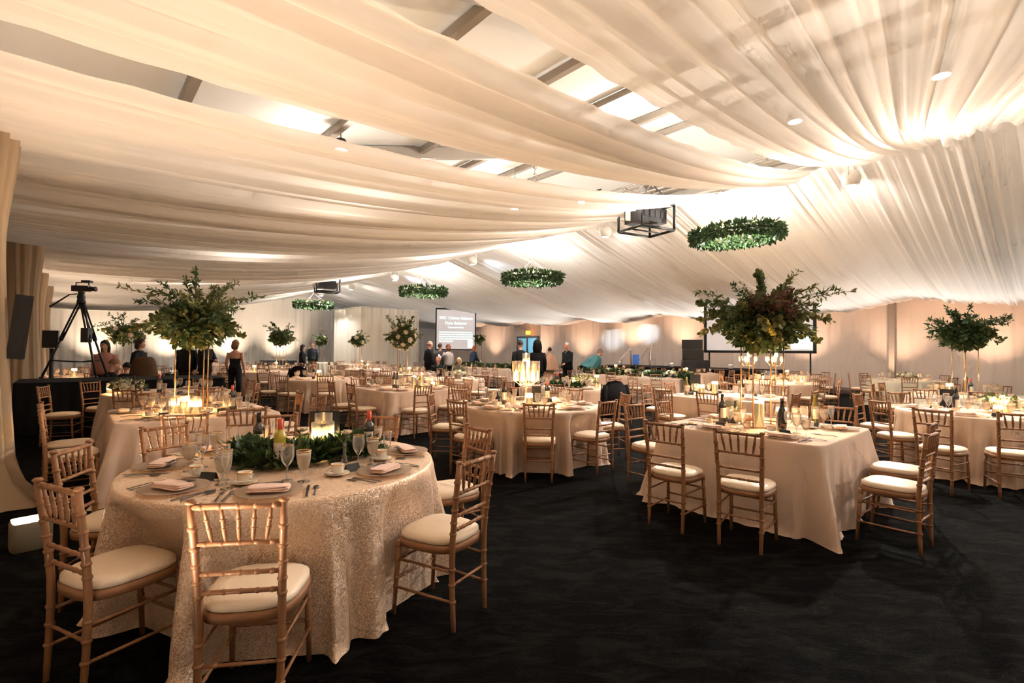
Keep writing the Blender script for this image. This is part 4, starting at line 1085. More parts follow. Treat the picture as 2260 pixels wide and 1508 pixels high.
# T3 cluster candelabrum
def cluster_candelabrum(x, y, label, S=1.0, z=ZT):
    occ(x, y, .16); e = empty('candelabrum', (x, y, z)); e.scale = (S,)*3; tag(e, label, 'candelabrum')
    b = MB(); b.lathe([(.07, 0), (.072, .006), (.03, .02), (.014, .05), (.02, .07), (.012, .09), (.017, .15), (.010, .18), (.022, .23), (.012, .26), (.015, .34), (.03, .36), (.001, .365)], 16, 0, capb=True); b.build('crystal_stem', M['icewater'], e)
    arms = [(0, 0, .44)]+[(math.cos(R(a))*.145, math.sin(R(a))*.145, .33) for a in (10, 70, 130, 190, 250, 310)]
    for ax, ay, az in arms:
        if ax or ay:
            q = MB(); q.tube([(0, 0, .30), (ax*.5, ay*.5, .26), (ax, ay, az-.02)], .006, 6); q.build('arm', M['icewater'], e)
        q = MB(); q.lathe([(.01, az-.02), (.045, az-.005), (.05, az), (.052, az+.27), (.050, az+.27), (.047, az+.004)], 16, 0, (ax, ay, 0)); q.build('glass_cylinder', M['candleglass'], e)
        c_ = MB(); c_.lathe([(.034, az), (.034, az+.12), (.001, az+.116)], 12, 0, (ax, ay, 0)); cc = c_.build('candle', M['wax'], e)
        f = MB(); f.lathe([(.0006, az+.12), (.006, az+.128), (.004, az+.14), (.0004, az+.155)], 8, 0, (ax, ay, 0)); f.build('flame', M['flame'], cc)
    for k in range(14):
        a = k*2*PI/14
        q = MB(); q.ball((math.cos(a)*.09, math.sin(a)*.09, .285-.02*(k % 2)), .011, 6, 5, 0, (1, 1, 1.6)); q.build('crystal_drop', M['glass'], e)
    light('candle_light', 'POINT', (x, y, z+.56*S), 26*S, (1, .66, .33), .06)
    return e
cluster_candelabrum(c3[0]-.06, c3[1]+.06, 'crystal candelabrum of seven glass cylinders on the centre round table')
candle_at(c3[0]-.02, c3[1]-.16, ZT, 'glowing jar candle at the foot of the centre candelabrum', .12, .035, .17, .045, power=9)
candle_at(c3[0]+.33, c3[1]-.05, ZT, 'small jar candle right of the centre candelabrum', .07, .025, .11, .035, power=3)
candle_at(c3[0]-.24, c3[1]-.10, ZT, 'small jar candle left of the centre candelabrum', .07, .025, .11, .035, power=3)
put(('bottle', 'dark'), (c3[0]-.36, c3[1]+.02, ZT), 0, 'dark bottle left of the centre candelabrum', None, 'bottle')
put(('bottle', 'redcap'), (c3[0]+.26, c3[1]+.34, ZT), 0, 'red capped bottle right of the centre candelabrum', None, 'bottle')
number_card(c3[0]+.10, c3[1]+.35, R(20), '', 'olive coloured card leaning behind the centre candelabrum', .14, .22)
number_card(c3[0]-.42, c3[1]+.50, R(-25), '', 'small dark green card at the back of the centre table', .08, .13)
b = MB(); rr = random.Random(4)
rows = []
for i in range(9):
    rows.append([Vector((-.17+.34*j/10, -.055+.11*i/8, .012+.05*abs(math.sin(j*.9+i*.3))*math.exp(-((i-4)/3)**2)+.012*math.sin(i*2+j))) for j in range(11)])
b.quadgrid(rows); [occ(c3[0]-.17+u, c3[1]-.58, .075) for u in (-.12, -.04, .04, .12)]
tag(b.build('crumpled_napkin', M['napkin'], None, (c3[0]-.17, c3[1]-.58, ZT+.012), .2), 'crumpled blush napkin standing up behind the nearest centre-table chair', 'napkin')
# T5 centre candles
for dx, dy, h, p_, lb in ((.0, -.05, .12, 14, 'bright cylinder candle under the left arrangement'), (.16, -.12, .09, 8, 'right cylinder candle under the left arrangement'), (-.14, -.02, .09, 8, 'left cylinder candle under the left arrangement')):
    candle_at(p5.x+dx, p5.y+dy-.1, ZT, lb, h, .045, .19, .06, power=p_)
put(('bottle', 'redcap'), (p5.x+.46, p5.y-.02, ZT), R(20), 'red capped wine bottle right of the left arrangement candles', None, 'bottle')
put(('bottle', 'dark'), (p5.x+.40, p5.y+.12, ZT), 0, 'dark bottle behind the red capped one', None, 'bottle')
# T6
def trio(c, rr, names, kinds=('candle',)):
    pass
put(('bottle', 'dark'), (p6.x-.22, p6.y+.0, ZT), 0, 'left dark bottle of the pair on the mid floor square table', None, 'bottle')
put(('bottle', 'dark'), (p6.x-.13, p6.y-.12, ZT), 0, 'right dark bottle of the pair on the mid floor square table', None, 'bottle')
put(('bottle', 'red'), (p6.x+.30, p6.y-.1, ZT), 0, 'glowing yellow wine bottle on the mid floor square table', None, 'bottle')
candle_at(p6.x+.18, p6.y-.06, ZT, 'tall pillar candle left of the glowing yellow bottle', .22, .035, .24, .044, power=10)
candle_at(p6.x+.28, p6.y+.2, ZT, 'pillar candle behind the glowing yellow bottle', .26, .035, .28, .044, power=8)
candle_at(p6.x+.55, p6.y-.05, ZT, 'small jar candle right of the glowing yellow bottle', .08, .03, .13, .038, power=4)
# T11
candle_at(p11.x-.42, p11.y-.05, ZT, 'left of two pillar candles on the table beyond the tall greenery', .15, .042, .19, .052, power=9)
candle_at(p11.x-.17, p11.y+.0, ZT, 'right of two pillar candles on the table beyond the tall greenery', .21, .042, .24, .052, power=9)
put(('bottle', 'olive'), (p11.x-.62, p11.y+.12, ZT), 0, 'olive bottle left of the two pillar candles', None, 'bottle')
put(('bottle', 'dark'), (p11.x+.18, p11.y-.25, ZT), 0, 'black bottle right of the two pillar candles', None, 'bottle')
# flower bowls
def flower_bowl(x, y, label, m='hydrangea', n=9, rr_=.055, spread=.13, leaves=260, seed=3):
    occ(x, y, spread*1.15+.02); e = empty('flower_bowl', (x, y, ZT)); tag(e, label, 'flower arrangement')
    b = MB(); b.lathe([(.07, 0), (.085, .005), (.10, .09), (.097, .09), (.08, .012)], 20, 0, capb=True); b.build('bowl', M['chargerglass'], e)
    r = random.Random(seed)
    for k in range(n):
        a = k*2.4; q = spread*math.sqrt((k+.3)/n)
        bb = MB(); bb.ball((0, 0, 0), rr_, 10, 7)
        for i in range(40): d = rv(r); bb.leaf(d*rr_*.9, d+rv(r)*.4, rv(r), .022, .02, 0, True)
        o = bb.build('bloom', M[m], e); o.location = (q*math.cos(a), q*math.sin(a), .13+.05*(1-q/spread)); o.scale = (r.uniform(.8, 1.2),)*3
    g = MB()
    for i in range(leaves):
        d = rv(r); d.z = abs(d.z)*.6; g.leaf(Vector((0, 0, .09))+d*spread*r.uniform(.6, 1.2), d+rv(r)*.4, rv(r), .06, .03, r.choice((0, 1)), r.random() < .5)
    g.build('leaves', [M['leaf'], M['leaf_olive']], e); return e
flower_bowl(c4[0]+.12, c4[1]-.10, 'bowl of cream hydrangeas glowing on the dim round table', n=12, spread=.2, seed=5)
candle_at(c4[0]-.10, c4[1]-.28, ZT, 'glass candle before the hydrangea bowl on the dim round table', .08, .035, .12, .045, power=10)
candle_at(c4[0]+.25, c4[1]-.42, ZT, 'right glass candle on the dim round table', .06, .035, .10, .045, power=3)
put(('bottle', 'dark'), (c4[0]-.42, c4[1]-.05, ZT), 0, 'black wine bottle on the dim round table', None, 'bottle')
number_card(c4[0]+.02, c4[1]+.55, R(-35), '', 'large black card tilted on the dim round table', .20, .24)
flower_bowl(c15[0]-.42, c15[1]-.40, 'low bowl of white hydrangeas beside the red capped bottle', n=12, spread=.2, seed=6)
candle_at(c15[0]-.78, c15[1]-.30, ZT, 'ribbed glass candle left of the white hydrangeas', .06, .04, .16, .05, power=5)
put(('bottle', 'redcap'), (c15[0]+.02, c15[1]-.30, ZT), 0, 'red capped bottle right of the white hydrangeas', None, 'bottle')
put(('bottle', 'dark'), (c15[0]-.12, c15[1]-.66, ZT), 0, 'dark bottle in front of the white hydrangeas', None, 'bottle')
flower_bowl(c10[0]+.35, c10[1]-.10, 'low white and lime flowers beside the black jacket', n=12, spread=.24, seed=7)
candle_at(c10[0]+.10, c10[1]-.30, ZT, 'bright candle left of the low white flowers', .12, .04, .16, .05, power=10)
candle_at(c10[0]+.62, c10[1]-.1, ZT, 'tall pillar candle right of the low white flowers', .22, .036, .26, .046, power=8)
put(('bottle', 'redcap'), (c10[0]-.20, c10[1]-.2, ZT), 0, 'green bottle with orange cap left of the low white flowers', None, 'bottle')
garland(arc(c10, .35, 200, 330), .09, 500, 'leafy ring round the low white flowers', 31, G, .08)
# candelabra table
def branched(x, y, label, z=ZT, S=1):
    occ(x, y, .09); e = empty('candelabrum', (x, y, z)); tag(e, label, 'candelabrum')
    b = MB(); b.lathe([(.08, 0), (.08, .008), (.02, .03), (.012, .08), (.02, .12), (.011, .16), (.012, .50), (.02, .52), (.001, .53)], 12, 0, capb=True); b.build('stem', M['goldrim'], e)
    for k in range(5):
        a = k*2*PI/5+.3; X, Y = math.cos(a)*.2, math.sin(a)*.2
        if k == 4: X = Y = 0; zz = .62
        else: zz = .52
        q = MB(); q.tube([(0, 0, .42), (X*.6, Y*.6, .40), (X, Y, zz)], .007, 6); q.build('arm', M['goldrim'], e)
        q = MB(); q.lathe([(.02, zz), (.05, zz+.03), (.045, zz+.13), (.043, zz+.13), (.02, zz+.01)], 12, 0, (X, Y, 0)); q.build('glass_cup', M['candleglass'], e)
        f = MB(); f.lathe([(.018, zz+.01), (.018, zz+.06), (.004, zz+.065), (.009, zz+.08), (.0005, zz+.11)], 8, 0, (X, Y, 0)); f.build('flame', M['flame'], e)
    light('candle_light', 'POINT', (x, y, z+.75), 24, (1, .68, .36), .08); return e
branched(p12.x+.02, p12.y+.1, 'gold branched candelabrum with glass cups, right of the pair before the screen')
branched(p12.x-.62, p12.y+.2, 'gold branched candelabrum with glass cups, left of the pair before the screen')
for k in range(6):
    candle_at(p12.x-.5+k*.2, p12.y-.25+.05*(k % 2), ZT, ['first', 'second', 'third', 'fourth', 'fifth', 'sixth'][k]+' votive from the left on the candelabra table', .04, .028, .07, .035, None, 2.5)
put(('bottle', 'dark'), (p12.x-.40, p12.y-.05, ZT), 0, 'dark bottle between the two branched candelabra', None, 'bottle')
# far tables: one candle, bottle or bowl each
FL = [(14, 'candle', 'bright jar candle under the white rose ball'), (14, 'bottle', 'dark bottle under the white rose ball'), (15, 'candle', 'tall candle on the table left of the tan cloth'), (15, 'bottle', 'dark bottle on the table left of the tan cloth'),
      (6, 'candle', 'jar candle on the tan clothed round table'), (6, 'bottle', 'olive bottle on the tan clothed round table'), (8, 'bowl', 'white flower cluster glowing before the long garland'), (8, 'bottle', 'red capped bottle before the long garland'),
      (17, 'candle', 'candle under the distant leafy ball'), (17, 'bottle', 'dark bottle under the distant leafy ball'), (19, 'candle', 'candle on the distant table before the booth'), (19, 'bottle', 'pair bottle on the distant table before the booth'),
      (20, 'candle', 'tiny bright candle on the farthest table'), (21, 'candle', 'candle beside the speaker stack'), (22, 'candle', 'candle on the table under the large screen'), (23, 'candle', 'candle before the stage steps'),
      (24, 'candle', 'candle behind the red-haired guest'), (16, 'candle', 'candle behind the camera riser'), (18, 'candle', 'far left candle beneath the dark greenery'), (25, 'candle', 'candle beside the two people at the back'),
      (11, 'bowl', 'low leafy bowl below the grey column'), (11, 'candle', 'candle below the grey column'), (12, 'candle', 'left glowing jar on the table under the dark arrangement'), (12, 'bottle', 'bottle under the dark arrangement')]
for i, (ti_, k, lb) in enumerate(FL):
    if ti_ >= len(TABLES): continue
    c = TABLES[ti_][0]; a = i*2.1; x, y = c[0]+.22*math.cos(a), c[1]+.22*math.sin(a)
    if k == 'candle': candle_at(x, y, ZT, lb, .15, .042, .2, .055, power=8)
    elif k == 'bottle': put(('bottle', ['dark', 'olive', 'redcap'][i % 3]), (x, y, ZT), 0, lb, None, 'bottle')
    else: flower_bowl(x, y, lb, n=9, spread=.18, leaves=120, seed=i)
# garlands on the long tables
def lg(s0, s1, tc, lab, seed, sub):
    garland([tuple(ST(s0+(s1-s0)*i/14, tc+.05*math.sin(i), ZT+.004)) for i in range(15)], .17, int((s1-s0)*520), lab, seed, G, .10)
    n = int((s1-s0)/.75)
    for i in range(n):
        s = s0+(s1-s0)*(i+.5)/n; p = ST(s, tc+.22*(-1)**i)
        candle_at(p.x, p.y, ZT, 'white candle, %s along the garland of %s' % (ORD[i], sub), .11, .035, .16, .045, 'candles along %s' % sub, 4, i % 2 == 0)
lg(7.05, 10.7, 12.85, 'leafy garland spilling over the near end of the teal lit table', 41, 'the teal lit long table')
lg(14.8, 21.3, 13.45, 'leafy garland with white flowers on the far long table', 42, 'the far long table')
garland([tuple(ST(6.98, 12.6, ZT+.03)), tuple(ST(6.88, 12.55, ZT-.02)), tuple(ST(6.82, 12.5, ZT-.22)), tuple(ST(6.80, 12.5, ZT-.38))], .13, 500, 'green foliage hanging off the corner of the teal lit table', 43, G, .09, hang=True)
light('teal_table_light', 'SPOT', ST(8.4, 12.6, 4.7), 150, (.10, .85, 1.0), .05, ST(8.0, 12.75, .8), 17, .5)
for k, ds in enumerate((7.6, 8.3, 9.0, 9.8)):
    flower_bowl(ST(ds, 12.8).x, ST(ds, 12.8).y, ['nearest', 'second', 'third', 'farthest'][k]+' white flower bowl along the teal lit table', n=6, spread=.12, leaves=60, seed=70+k)
number_card(ST(8.8, 12.85).x, ST(8.8, 12.85).y, 0, '', 'blue card on a stick above the teal lit table', .2, .3, ZT+.35, 'blue_sign')
b = MB(); q = ST(8.8, 12.85); b.tube([(q.x, q.y, ZT), (q.x, q.y, ZT+.36)], .012, 6); tag(b.build('sign_stick', M['black']), 'thin stick holding up the blue card', 'stand')
# jackets over chairs
def jacket(x, y, th, label, W=.27, H=.95, D=.16):
    b = MB(); rows = []; r = random.Random(int(x*50))
    for i in range(15):
        f = i/14; z = H+.015 - f*(H-.30); row = []
        for k in range(30):
            a = 2*PI*k/30; ww = W*(.62+.40*sm(f*4))*(1+.06*math.sin(a*7+f*5)); dd = D*(.35+.65*sm(f*2.2))*(1+.10*math.sin(a*5+f*7))
            if i == 0: ww *= .85; dd *= .5
            row.append(Vector((math.cos(a)*ww, math.sin(a)*dd-.02, z-.02*abs(math.cos(a))*(1-f))))
        rows.append(row)
    b.quadgrid(rows, True); base = len(b.v); b.v.append(Vector((0, -.02, H+.025))); 
    for k in range(30): b.f.append((base, k, (k+1) % 30)); b.m.append(0); b.sm.append(True)
    for sx in (-1, 1): b.tube([(sx*W*.8, -.03, H-.07), (sx*W*1.02, -.07, H-.30), (sx*W*1.0, -.10, H-.62)], [.05, .055, .045], 10)
    o = b.build('jacket', M['jacket'], None, (x, y, 0), R(th)); return tag(o, label, 'jacket')
jacket(1.87, 9.02, 30, 'black jacket hung over a chair back near the room centre', .29, .96, .15)
q = ST(16.4, 4.9); jacket(q.x+.4, q.y+.2, 10, 'black jacket hung on a chair at the left rear table', .26, .95, .13)
# ================================================================ HANGING WREATHS
def wreath(x, y, z, D, label, tilt, seed, n=2600, L=.11):
    e = empty('wreath_chandelier', (x, y, z)); tag(e, label, 'chandelier')
    r = random.Random(seed); b = MB(); mx = Matrix.Rotation(tilt[0], 4, 'X') @ Matrix.Rotation(tilt[1], 4, 'Y')
    for i in range(n):
        a = r.uniform(0, 2*PI); q = Vector((math.cos(a)*D/2, math.sin(a)*D/2, 0)); w_ = Vector((math.cos(a)*r.uniform(-1, 1)*.10, math.sin(a)*r.uniform(-1, 1)*.10, r.uniform(-.12, .10)))
        d = w_+rv(r, .06)+Vector((0, 0, -.03)); l = L*r.uniform(.6, 1.3); b.leaf(mx @ (q+w_), mx @ d, rv(r), l, l*r.choice((.35, .6)), r.choice((0, 2, 2)), r.random() < .4)
    b.build('greenery_ring', G, e)
    h = MB(); h.tube([mx @ Vector((math.cos(2*PI*k/32)*D/2, math.sin(2*PI*k/32)*D/2, 0)) for k in range(33)], .022, 6); h.build('hoop', M['black'], e)
    top = Vector((0, 0, .62))
    for k in range(3):
        a = 2*PI*k/3+.4; c_ = MB(); c_.tube([mx @ Vector((math.cos(a)*D/2, math.sin(a)*D/2, 0)), top], .005, 4); c_.build('cable', M['roofbar'], e)
    c_ = MB(); c_.tube([top, (0, 0, RIDGE+.05-z)], .006, 4); c_.build('hanging_chain', M['roofbar'], e)
    for k in range(8):
        a = 2*PI*k/8; p = mx @ Vector((math.cos(a)*D/2*.93, math.sin(a)*D/2*.93, .04))
        g = MB(); g.lathe([(.03, 0), (.034, .01), (.036, .16), (.034, .16), (.03, .01)], 10, 0, p); gg = g.build('glass_cup', M['candleglass'], e)
        f = MB(); f.lathe([(.022, .01), (.022, .07), (.004, .074), (.008, .09), (.0005, .12)], 8, 0, p); f.build('flame', M['flame'], gg)
    light('wreath_light', 'POINT', (x, y, z+.2), 130, SOFT, .12)
    return e
wreath(5.18, 11.4, 4.24, 1.78, 'nearest hanging leafy wreath chandelier, beside the large projector cage', (R(1), R(-2)), 51, 3400)
wreath(.66, 16.5, 3.95, 1.78, 'bluish lit wreath chandelier above the centre of the room', (0, 0), 52, 2200, .13)
wreath(-3.93, 21.7, 4.10, 1.78, 'third wreath chandelier along the ridge, right of the far projector', (0, 0), 53, 1500, .15)
wreath(-11.1, 27.5, 4.00, 1.78, 'farthest wreath chandelier near the back wall', (0, 0), 54, 1200, .17)
# ================================================================ RIDGE EQUIPMENT
def projector(x, y, z, S, rz, label):
    e = empty('caged_projector', (x, y, z), rz); tag(e, label, 'projector')
    a, b_, c = .50*S, .40*S, .30*S; f = MB()
    cs = [Vector((sx*a, sy*b_, sz*c)) for sx in (-1, 1) for sy in (-1, 1) for sz in (-1, 1)]
    for i in range(8):
        for j in range(i+1, 8):
            if sum(abs(cs[i][k]-cs[j][k]) > 1e-6 for k in range(3)) == 1: f.tube([cs[i], cs[j]], .032*S, 6)
    f.tube([(-a, 0, -c), (a, 0, -c)], .018*S, 6); f.build('cage', M['black'], e)
    p = MB(); p.box((-.42*S, -.30*S, -.14*S), (.36*S, .28*S, .19*S)); bd = p.build('projector_body', M['black'], e)
    l = MB(); l.lathe([(.06*S, 0), (.075*S, .01), (.075*S, .10*S), (.05*S, .11*S), (.001, .10*S)], 14, 0, (0, 0, 0), mx=Matrix.Translation((.34*S, 0, .02*S)) @ Matrix.Rotation(R(90), 4, 'Y')); l.build('lens', M['black'], bd)
    v = MB()
    for k in range(4): v.box((-.34*S+k*.17*S, -.308*S, -.04*S), (-.22*S+k*.17*S, -.301*S, .12*S))
    v.build('vent', M['grille'], bd)
    g = MB(); g.box((.341*S, .10*S, -.06*S), (.346*S, .20*S, .06*S)); g.build('orange_panel', M['orange_lit'], bd)
    g = MB(); g.box((-.1*S, -.273*S, .12*S), (-.08*S, -.269*S, .14*S)); g.build('indicator', M['green_led'], bd)
    s_ = MB(); s_.tube([(a*.3, b_, c), (a*.1, 0, RIDGE-z+.05)], .016*S, 5); s_.tube([(a, -b_, c), (a*.5, 0, RIDGE-z+.05)], .016*S, 5); s_.build('strap', M['black'], e)
    pl = MB(); pl.box((-.62*S, -.02, -.12*S), (-.50*S, .02, .28*S)); pl.build('mount_plate', M['white'], e)
    return e
projector(3.10, 11.45, 4.61, .98, R(28), 'large black caged projector hanging beside the nearest wreath')
for k in (-1, 1):
    a_ = Vector((3.10, 11.45, 4.61)); b_ = Vector((6.8+k*.85, 28.3-k*.6, 2.45+k*.12)); light('projector_beam_light', 'SPOT', a_+(b_-a_).normalized()*.85-Vector((0, 0, .45)), 5200, COOL, .03, b_, 5.6, 1.0)
projector(-8.35, 22.2, 4.38, .98, R(28), 'smaller distant caged projector hanging at the end of the ridge')
LAMPN = ['white ridge floodlight beyond the upper right corner', 'white ridge floodlight where the near drape is gathered', 'white ridge floodlight left of the caged projector', 'white ridge floodlight between second and third wreath', 'white ridge floodlight before the far projector', 'white ridge floodlight past the far projector', 'farthest white ridge floodlight']
for i, (s, c) in enumerate(RIDGE_LAMPS):
    p = ST(s, TR, 4.97); e = empty('ridge_floodlight', p, TH); tag(e, LAMPN[i], 'floodlight')
    b = MB(); b.loft([((0, 0, -.14), .10, .10, 0), ((0, 0, -.11), .17, .15, 0), ((0, 0, .02), .21, .17, 0), ((0, 0, .12), .17, .14, 0), ((0, 0, .17), .07, .07, 0)], 18); b.build('housing', M['white'], e)
    y_ = MB(); y_.tube([(-.2, 0, .02), (-.2, 0, .28), (0, 0, .40), (.2, 0, .28), (.2, 0, .02)], .014, 6); y_.build('yoke', M['white'], e)
    l = MB(); l.lathe([(.085, -.142), (.001, -.143)], 16, 0); l.build('lens', M['lampface'], e)
names = ['behind the widest ceiling drape out of view', 'above the widest ceiling drape near the camera', 'seen through the gathered folds of the widest drape', 'glowing through the widest drape above the ridge', 'above the narrow ceiling drape', 'above the first pleated drape', 'above the riser side drape', 'above the far left drape', 'above the low distant drape', 'second farthest above the drapes', 'farthest above the drapes', 'added to whiten the roof, low left near the camera', 'added to whiten the roof, low left past the wide gap', 'added to whiten the roof, low above the riser', 'added to whiten the roof, low above the far left tables']
for i, (s, t, z) in enumerate(ROOF_LAMPS):
    p = ST(s, t, z); e = empty('roof_flood_lamp', p, TH); tag(e, 'roof flood lamp '+names[i], 'lamp')
    b = MB(); b.lathe([(.05, .02), (.11, 0), (.12, .08), (.07, .18), (.02, .2)], 14, 0, capt=True); b.build('housing', M['black'], e)
    l = MB(); l.lathe([(.105, .004), (.001, -.01)], 14, 0); l.build('lens', M['lampface'], e)
    r_ = MB(); r_.tube([(0, 0, .2), (0, 0, roofz(t)-z-.05)], .012, 5); r_.build('drop_rod', M['roofbar'], e)
# truss pieces on the ridge
def truss(s0, s1, t, z, label):
    b = MB(); w_ = .14
    for dy in (-w_, w_):
        for dz in (-w_, w_): b.tube([ST(s0, t+dy, z+dz), ST(s1, t+dy, z+dz)], .024, 6)
    n = int((s1-s0)/.32)
    for i in range(n):
        a = s0+(s1-s0)*i/n; c = s0+(s1-s0)*(i+1)/n
        for dy in (-w_, w_): b.tube([ST(a, t+dy, z-w_ if i % 2 else z+w_), ST(c, t+dy, z+w_ if i % 2 else z-w_)], .013, 4)
        b.tube([ST(a, t-w_, z-w_), ST(c, t+w_, z-w_)], .013, 4)
    return tag(b.build('truss', M['roofbar']), label, 'truss')
truss(5.2, 9.4, 10.95, 5.72, 'silver box truss showing in the gap above the caged projector')
truss(2.4, 4.6, 11.0, 5.78, 'short silver box truss in the gap over the narrow drape')
# two stage lamps on the truss
for k, (s, lbl, mm) in enumerate(((9.0, 'lit round stage lamp on the truss', 'lampface'), (8.5, 'black moving lamp on the truss beside the lit one', 'black'))):
    p = ST(s, 10.4, 5.62); e = empty('stage_lamp', p, .4); tag(e, lbl, 'stage lamp')
    b = MB(); b.ball((0, 0, 0), .15, 12, 8, 0, (1, 1, 1.05)); b.build('head', M['black'], e)
    l = MB(); l.lathe([(.10, 0), (.001, .01)], 14, 0, mx=Matrix.Translation((0, -.135, -.03)) @ Matrix.Rotation(R(100), 4, 'X')); l.build('lens', M[mm], e)
    y_ = MB(); y_.tube([(-.17, 0, 0), (-.17, 0, .2), (.17, 0, .2), (.17, 0, 0)], .014, 6); y_.tube([(0, 0, .2), (.25, 0, .3)], .02, 6); y_.build('yoke', M['black'], e)
# hook hardware hanging from the rafter in the wide gap
b = MB(); b.tube([(0, 0, .18), (0, 0, 0)], .03, 8); b.ball((0, 0, -.03), .06, 8, 6); b.tube([(-.04, 0, -.2), (.04, 0, -.2), (.03, 0, -.33), (-.03, 0, -.33)], .02, 6); b.tube([(0, 0, -.03), (0, 0, -.2)], .012, 5)
tag(b.build('rafter_hook', M['roofbar'], None, ST(8.6, 8.3, roofz(8.3)-.42)), 'metal hook hanging from the rafter in the open ceiling gap', 'hook')
# ================================================================ SCREENS
def screen(a, b_, z0, z1, label, lines, scale_):
    a = Vector((a[0], a[1], 0)); b_ = Vector((b_[0], b_[1], 0)); W = (b_-a).length; ang = math.atan2((b_-a).y, (b_-a).x)
    mid = (a+b_)/2; e = empty('projection_screen', (mid.x, mid.y, 0), ang); tag(e, label, 'screen')
    f = MB(); w2 = W/2; t_ = .045*W/2.6
    for lo, hi in (((-w2, -.03, z0), (-w2+t_*1.6, .03, z1)), ((w2-t_*1.6, -.03, z0), (w2, .03, z1)), ((-w2, -.03, z0), (w2, .03, z0+t_*1.5)), ((-w2, -.03, z1-t_*2), (w2, .03, z1))): f.box(lo, hi)
    f.build('border', M['screen_blk'], e)
    s_ = MB(); s_.box((-w2+t_, -.012, z0+t_), (w2-t_, .012, z1-t_)); sf = s_.build('screen_surface', M['screen'], e)
    l = MB()
    for sx in (-1, 1): l.tube([(sx*w2*.9, .04, z0+.1), (sx*w2*.9, .04, 0)], .03, 6); l.box((sx*w2*.9-.25, -.25, 0), (sx*w2*.9+.25, .3, .03))
    l.build('frame_leg', M['screen_blk'], e)
    for body, size, x, z in lines:
        text('projected_text', body, size, M['screen_txt'], Matrix.Translation((x, -.014, z)) @ Matrix.Rotation(R(90), 4, 'X'), sf, .0005)
    return e, sf
e1, sf1 = screen((-4.55, 29.3), (-2.2, 29.95), 1.52, 4.02, 'projection screen of white lines of text beyond the guests', [('2021 Citizen Science', .24, 0, 3.44), ('Mole Believer', .24, 0, 3.13), ('Corporate Event', .14, 0, 2.88)], 1)
q = MB(); r_ = random.Random(3)
for k in range(5):
    x = -1.0
    while x < (1.0 if k < 4 else -.2):
        w_ = r_.uniform(.05, .2); q.box((x, -.016, 2.56-k*.135), (min(1.02, x+w_), -.0135, 2.62-k*.135)); x += w_+.035
q.box((.72, -.016, 1.68), (1.02, -.0135, 2.15)); q.build('projected_text', M['screen_txt'], sf1)
e2, sf2 = screen((7.80, 20.05), (10.95, 17.75), 1.50, 4.32, 'large projection screen behind the tall greenery arrangement', [('2021 Citizen Science', .27, 0, 3.72)], 1)
q = MB(); q.box((1.15, -.016, 1.66), (1.82, -.0135, 2.3)); q.build('projected_text', M['screen_txt'], sf2)
# ================================================================ DRAPED BOOTH
def booth(s0, s1, t0, t1, h):
    e = empty('draped_booth', ST(s0, t0)); tag(e, 'tall white pipe-and-drape booth behind the rose ball', 'booth')
    loc = ST(s0, t0)
    for k, (a, b_) in enumerate(((ST(s0, t0), ST(s0, t1)), (ST(s1, t0), ST(s0, t0)), (ST(s1, t1), ST(s1, t0)), (ST(s0, t1), ST(s1, t1)))):
        o = wall('drape_panel', a-loc, b_-loc, 0.01, h, M['whitedrape'], .05, 1.5, 20, 9+k, kind=False); o.parent = e
    t_ = MB(); pts = [ST(s0, t0, h)-loc, ST(s0, t1, h)-loc, ST(s1, t1, h)-loc, ST(s1, t0, h)-loc]
    for i in range(4): t_.tube([pts[i], pts[(i+1) % 4]], .03, 6)
    t_.build('top_rail', M['white'], e)
booth(25.7, 29.4, 11.7, 15.3, 3.85)
# ================================================================ STAGE, STACK, RAILS
b = MB(); rbox(b, 8.2, 17.0, 0, .78, 20.6, 23.5); e = b.build('stage', M['blackcloth']); tag(e, 'low black stage along the right wall behind the long table', 'stage')
def rail(s, t, label):
    b = MB(); z = 0
    b.tube([ST(s, t-1.2, .02), ST(s, t-1.2, .85), ST(s, t-.95, 1.10), ST(s, t-.2, 1.66), ST(s, t, 1.62), ST(s, t, .79)], .024, 8)
    return tag(b.build('handrail', M['roofbar']), label, 'handrail')
rail(14.6, 20.9, 'curved grey handrail left of the guest in the teal shawl'); rail(13.5, 20.9, 'curved grey handrail right of the guest in the teal shawl')
st = MB()
for k in range(3): rbox(st, 13.6, 14.5, 0, .2+.2*k, 19.7+.28*k, 20.58)
tag(st.build('stage_steps', M['blackcloth']), 'black steps up to the stage between the handrails', 'steps')
def cabinet(x, y, z, w_, d, h, rz, label, wedge=0):
    e = empty('loudspeaker', (x, y, z), rz); tag(e, label, 'loudspeaker')
    b = MB(); b.quadgrid([[Vector((-w_/2, -d/2, zz)), Vector((w_/2, -d/2, zz)), Vector((w_/2-wedge, d/2, zz)), Vector((-w_/2+wedge, d/2, zz))] for zz in (0, h)], True, smooth=False)
    for zz, rv_ in ((0, True), (h, False)):
        k = len(b.v); b.v += [Vector((-w_/2, -d/2, zz)), Vector((w_/2, -d/2, zz)), Vector((w_/2-wedge, d/2, zz)), Vector((-w_/2+wedge, d/2, zz))]
        b.f.append((k, k+3, k+2, k+1) if rv_ else (k, k+1, k+2, k+3)); b.m.append(0); b.sm.append(False)
    b.build('cabinet', M['black'], e)
    g = MB(); g.box((-w_/2+.03, -d/2-.012, .03), (w_/2-.03, -d/2-.001, h-.03)); g.build('grille', M['grille'], e)
    return e
sx, sy = 7.20, 19.4
cabinet(sx, sy, 0, 1.0, .75, .70, R(-14), 'lowest wide black subwoofer of the stack left of the large screen')
cabinet(sx, sy, .705, 1.0, .75, .50, R(-14), 'second subwoofer up in the stack left of the large screen')
cabinet(sx-.08, sy, 1.21, .78, .62, .40, R(-22), 'lower line array box in the stack left of the large screen', .1)
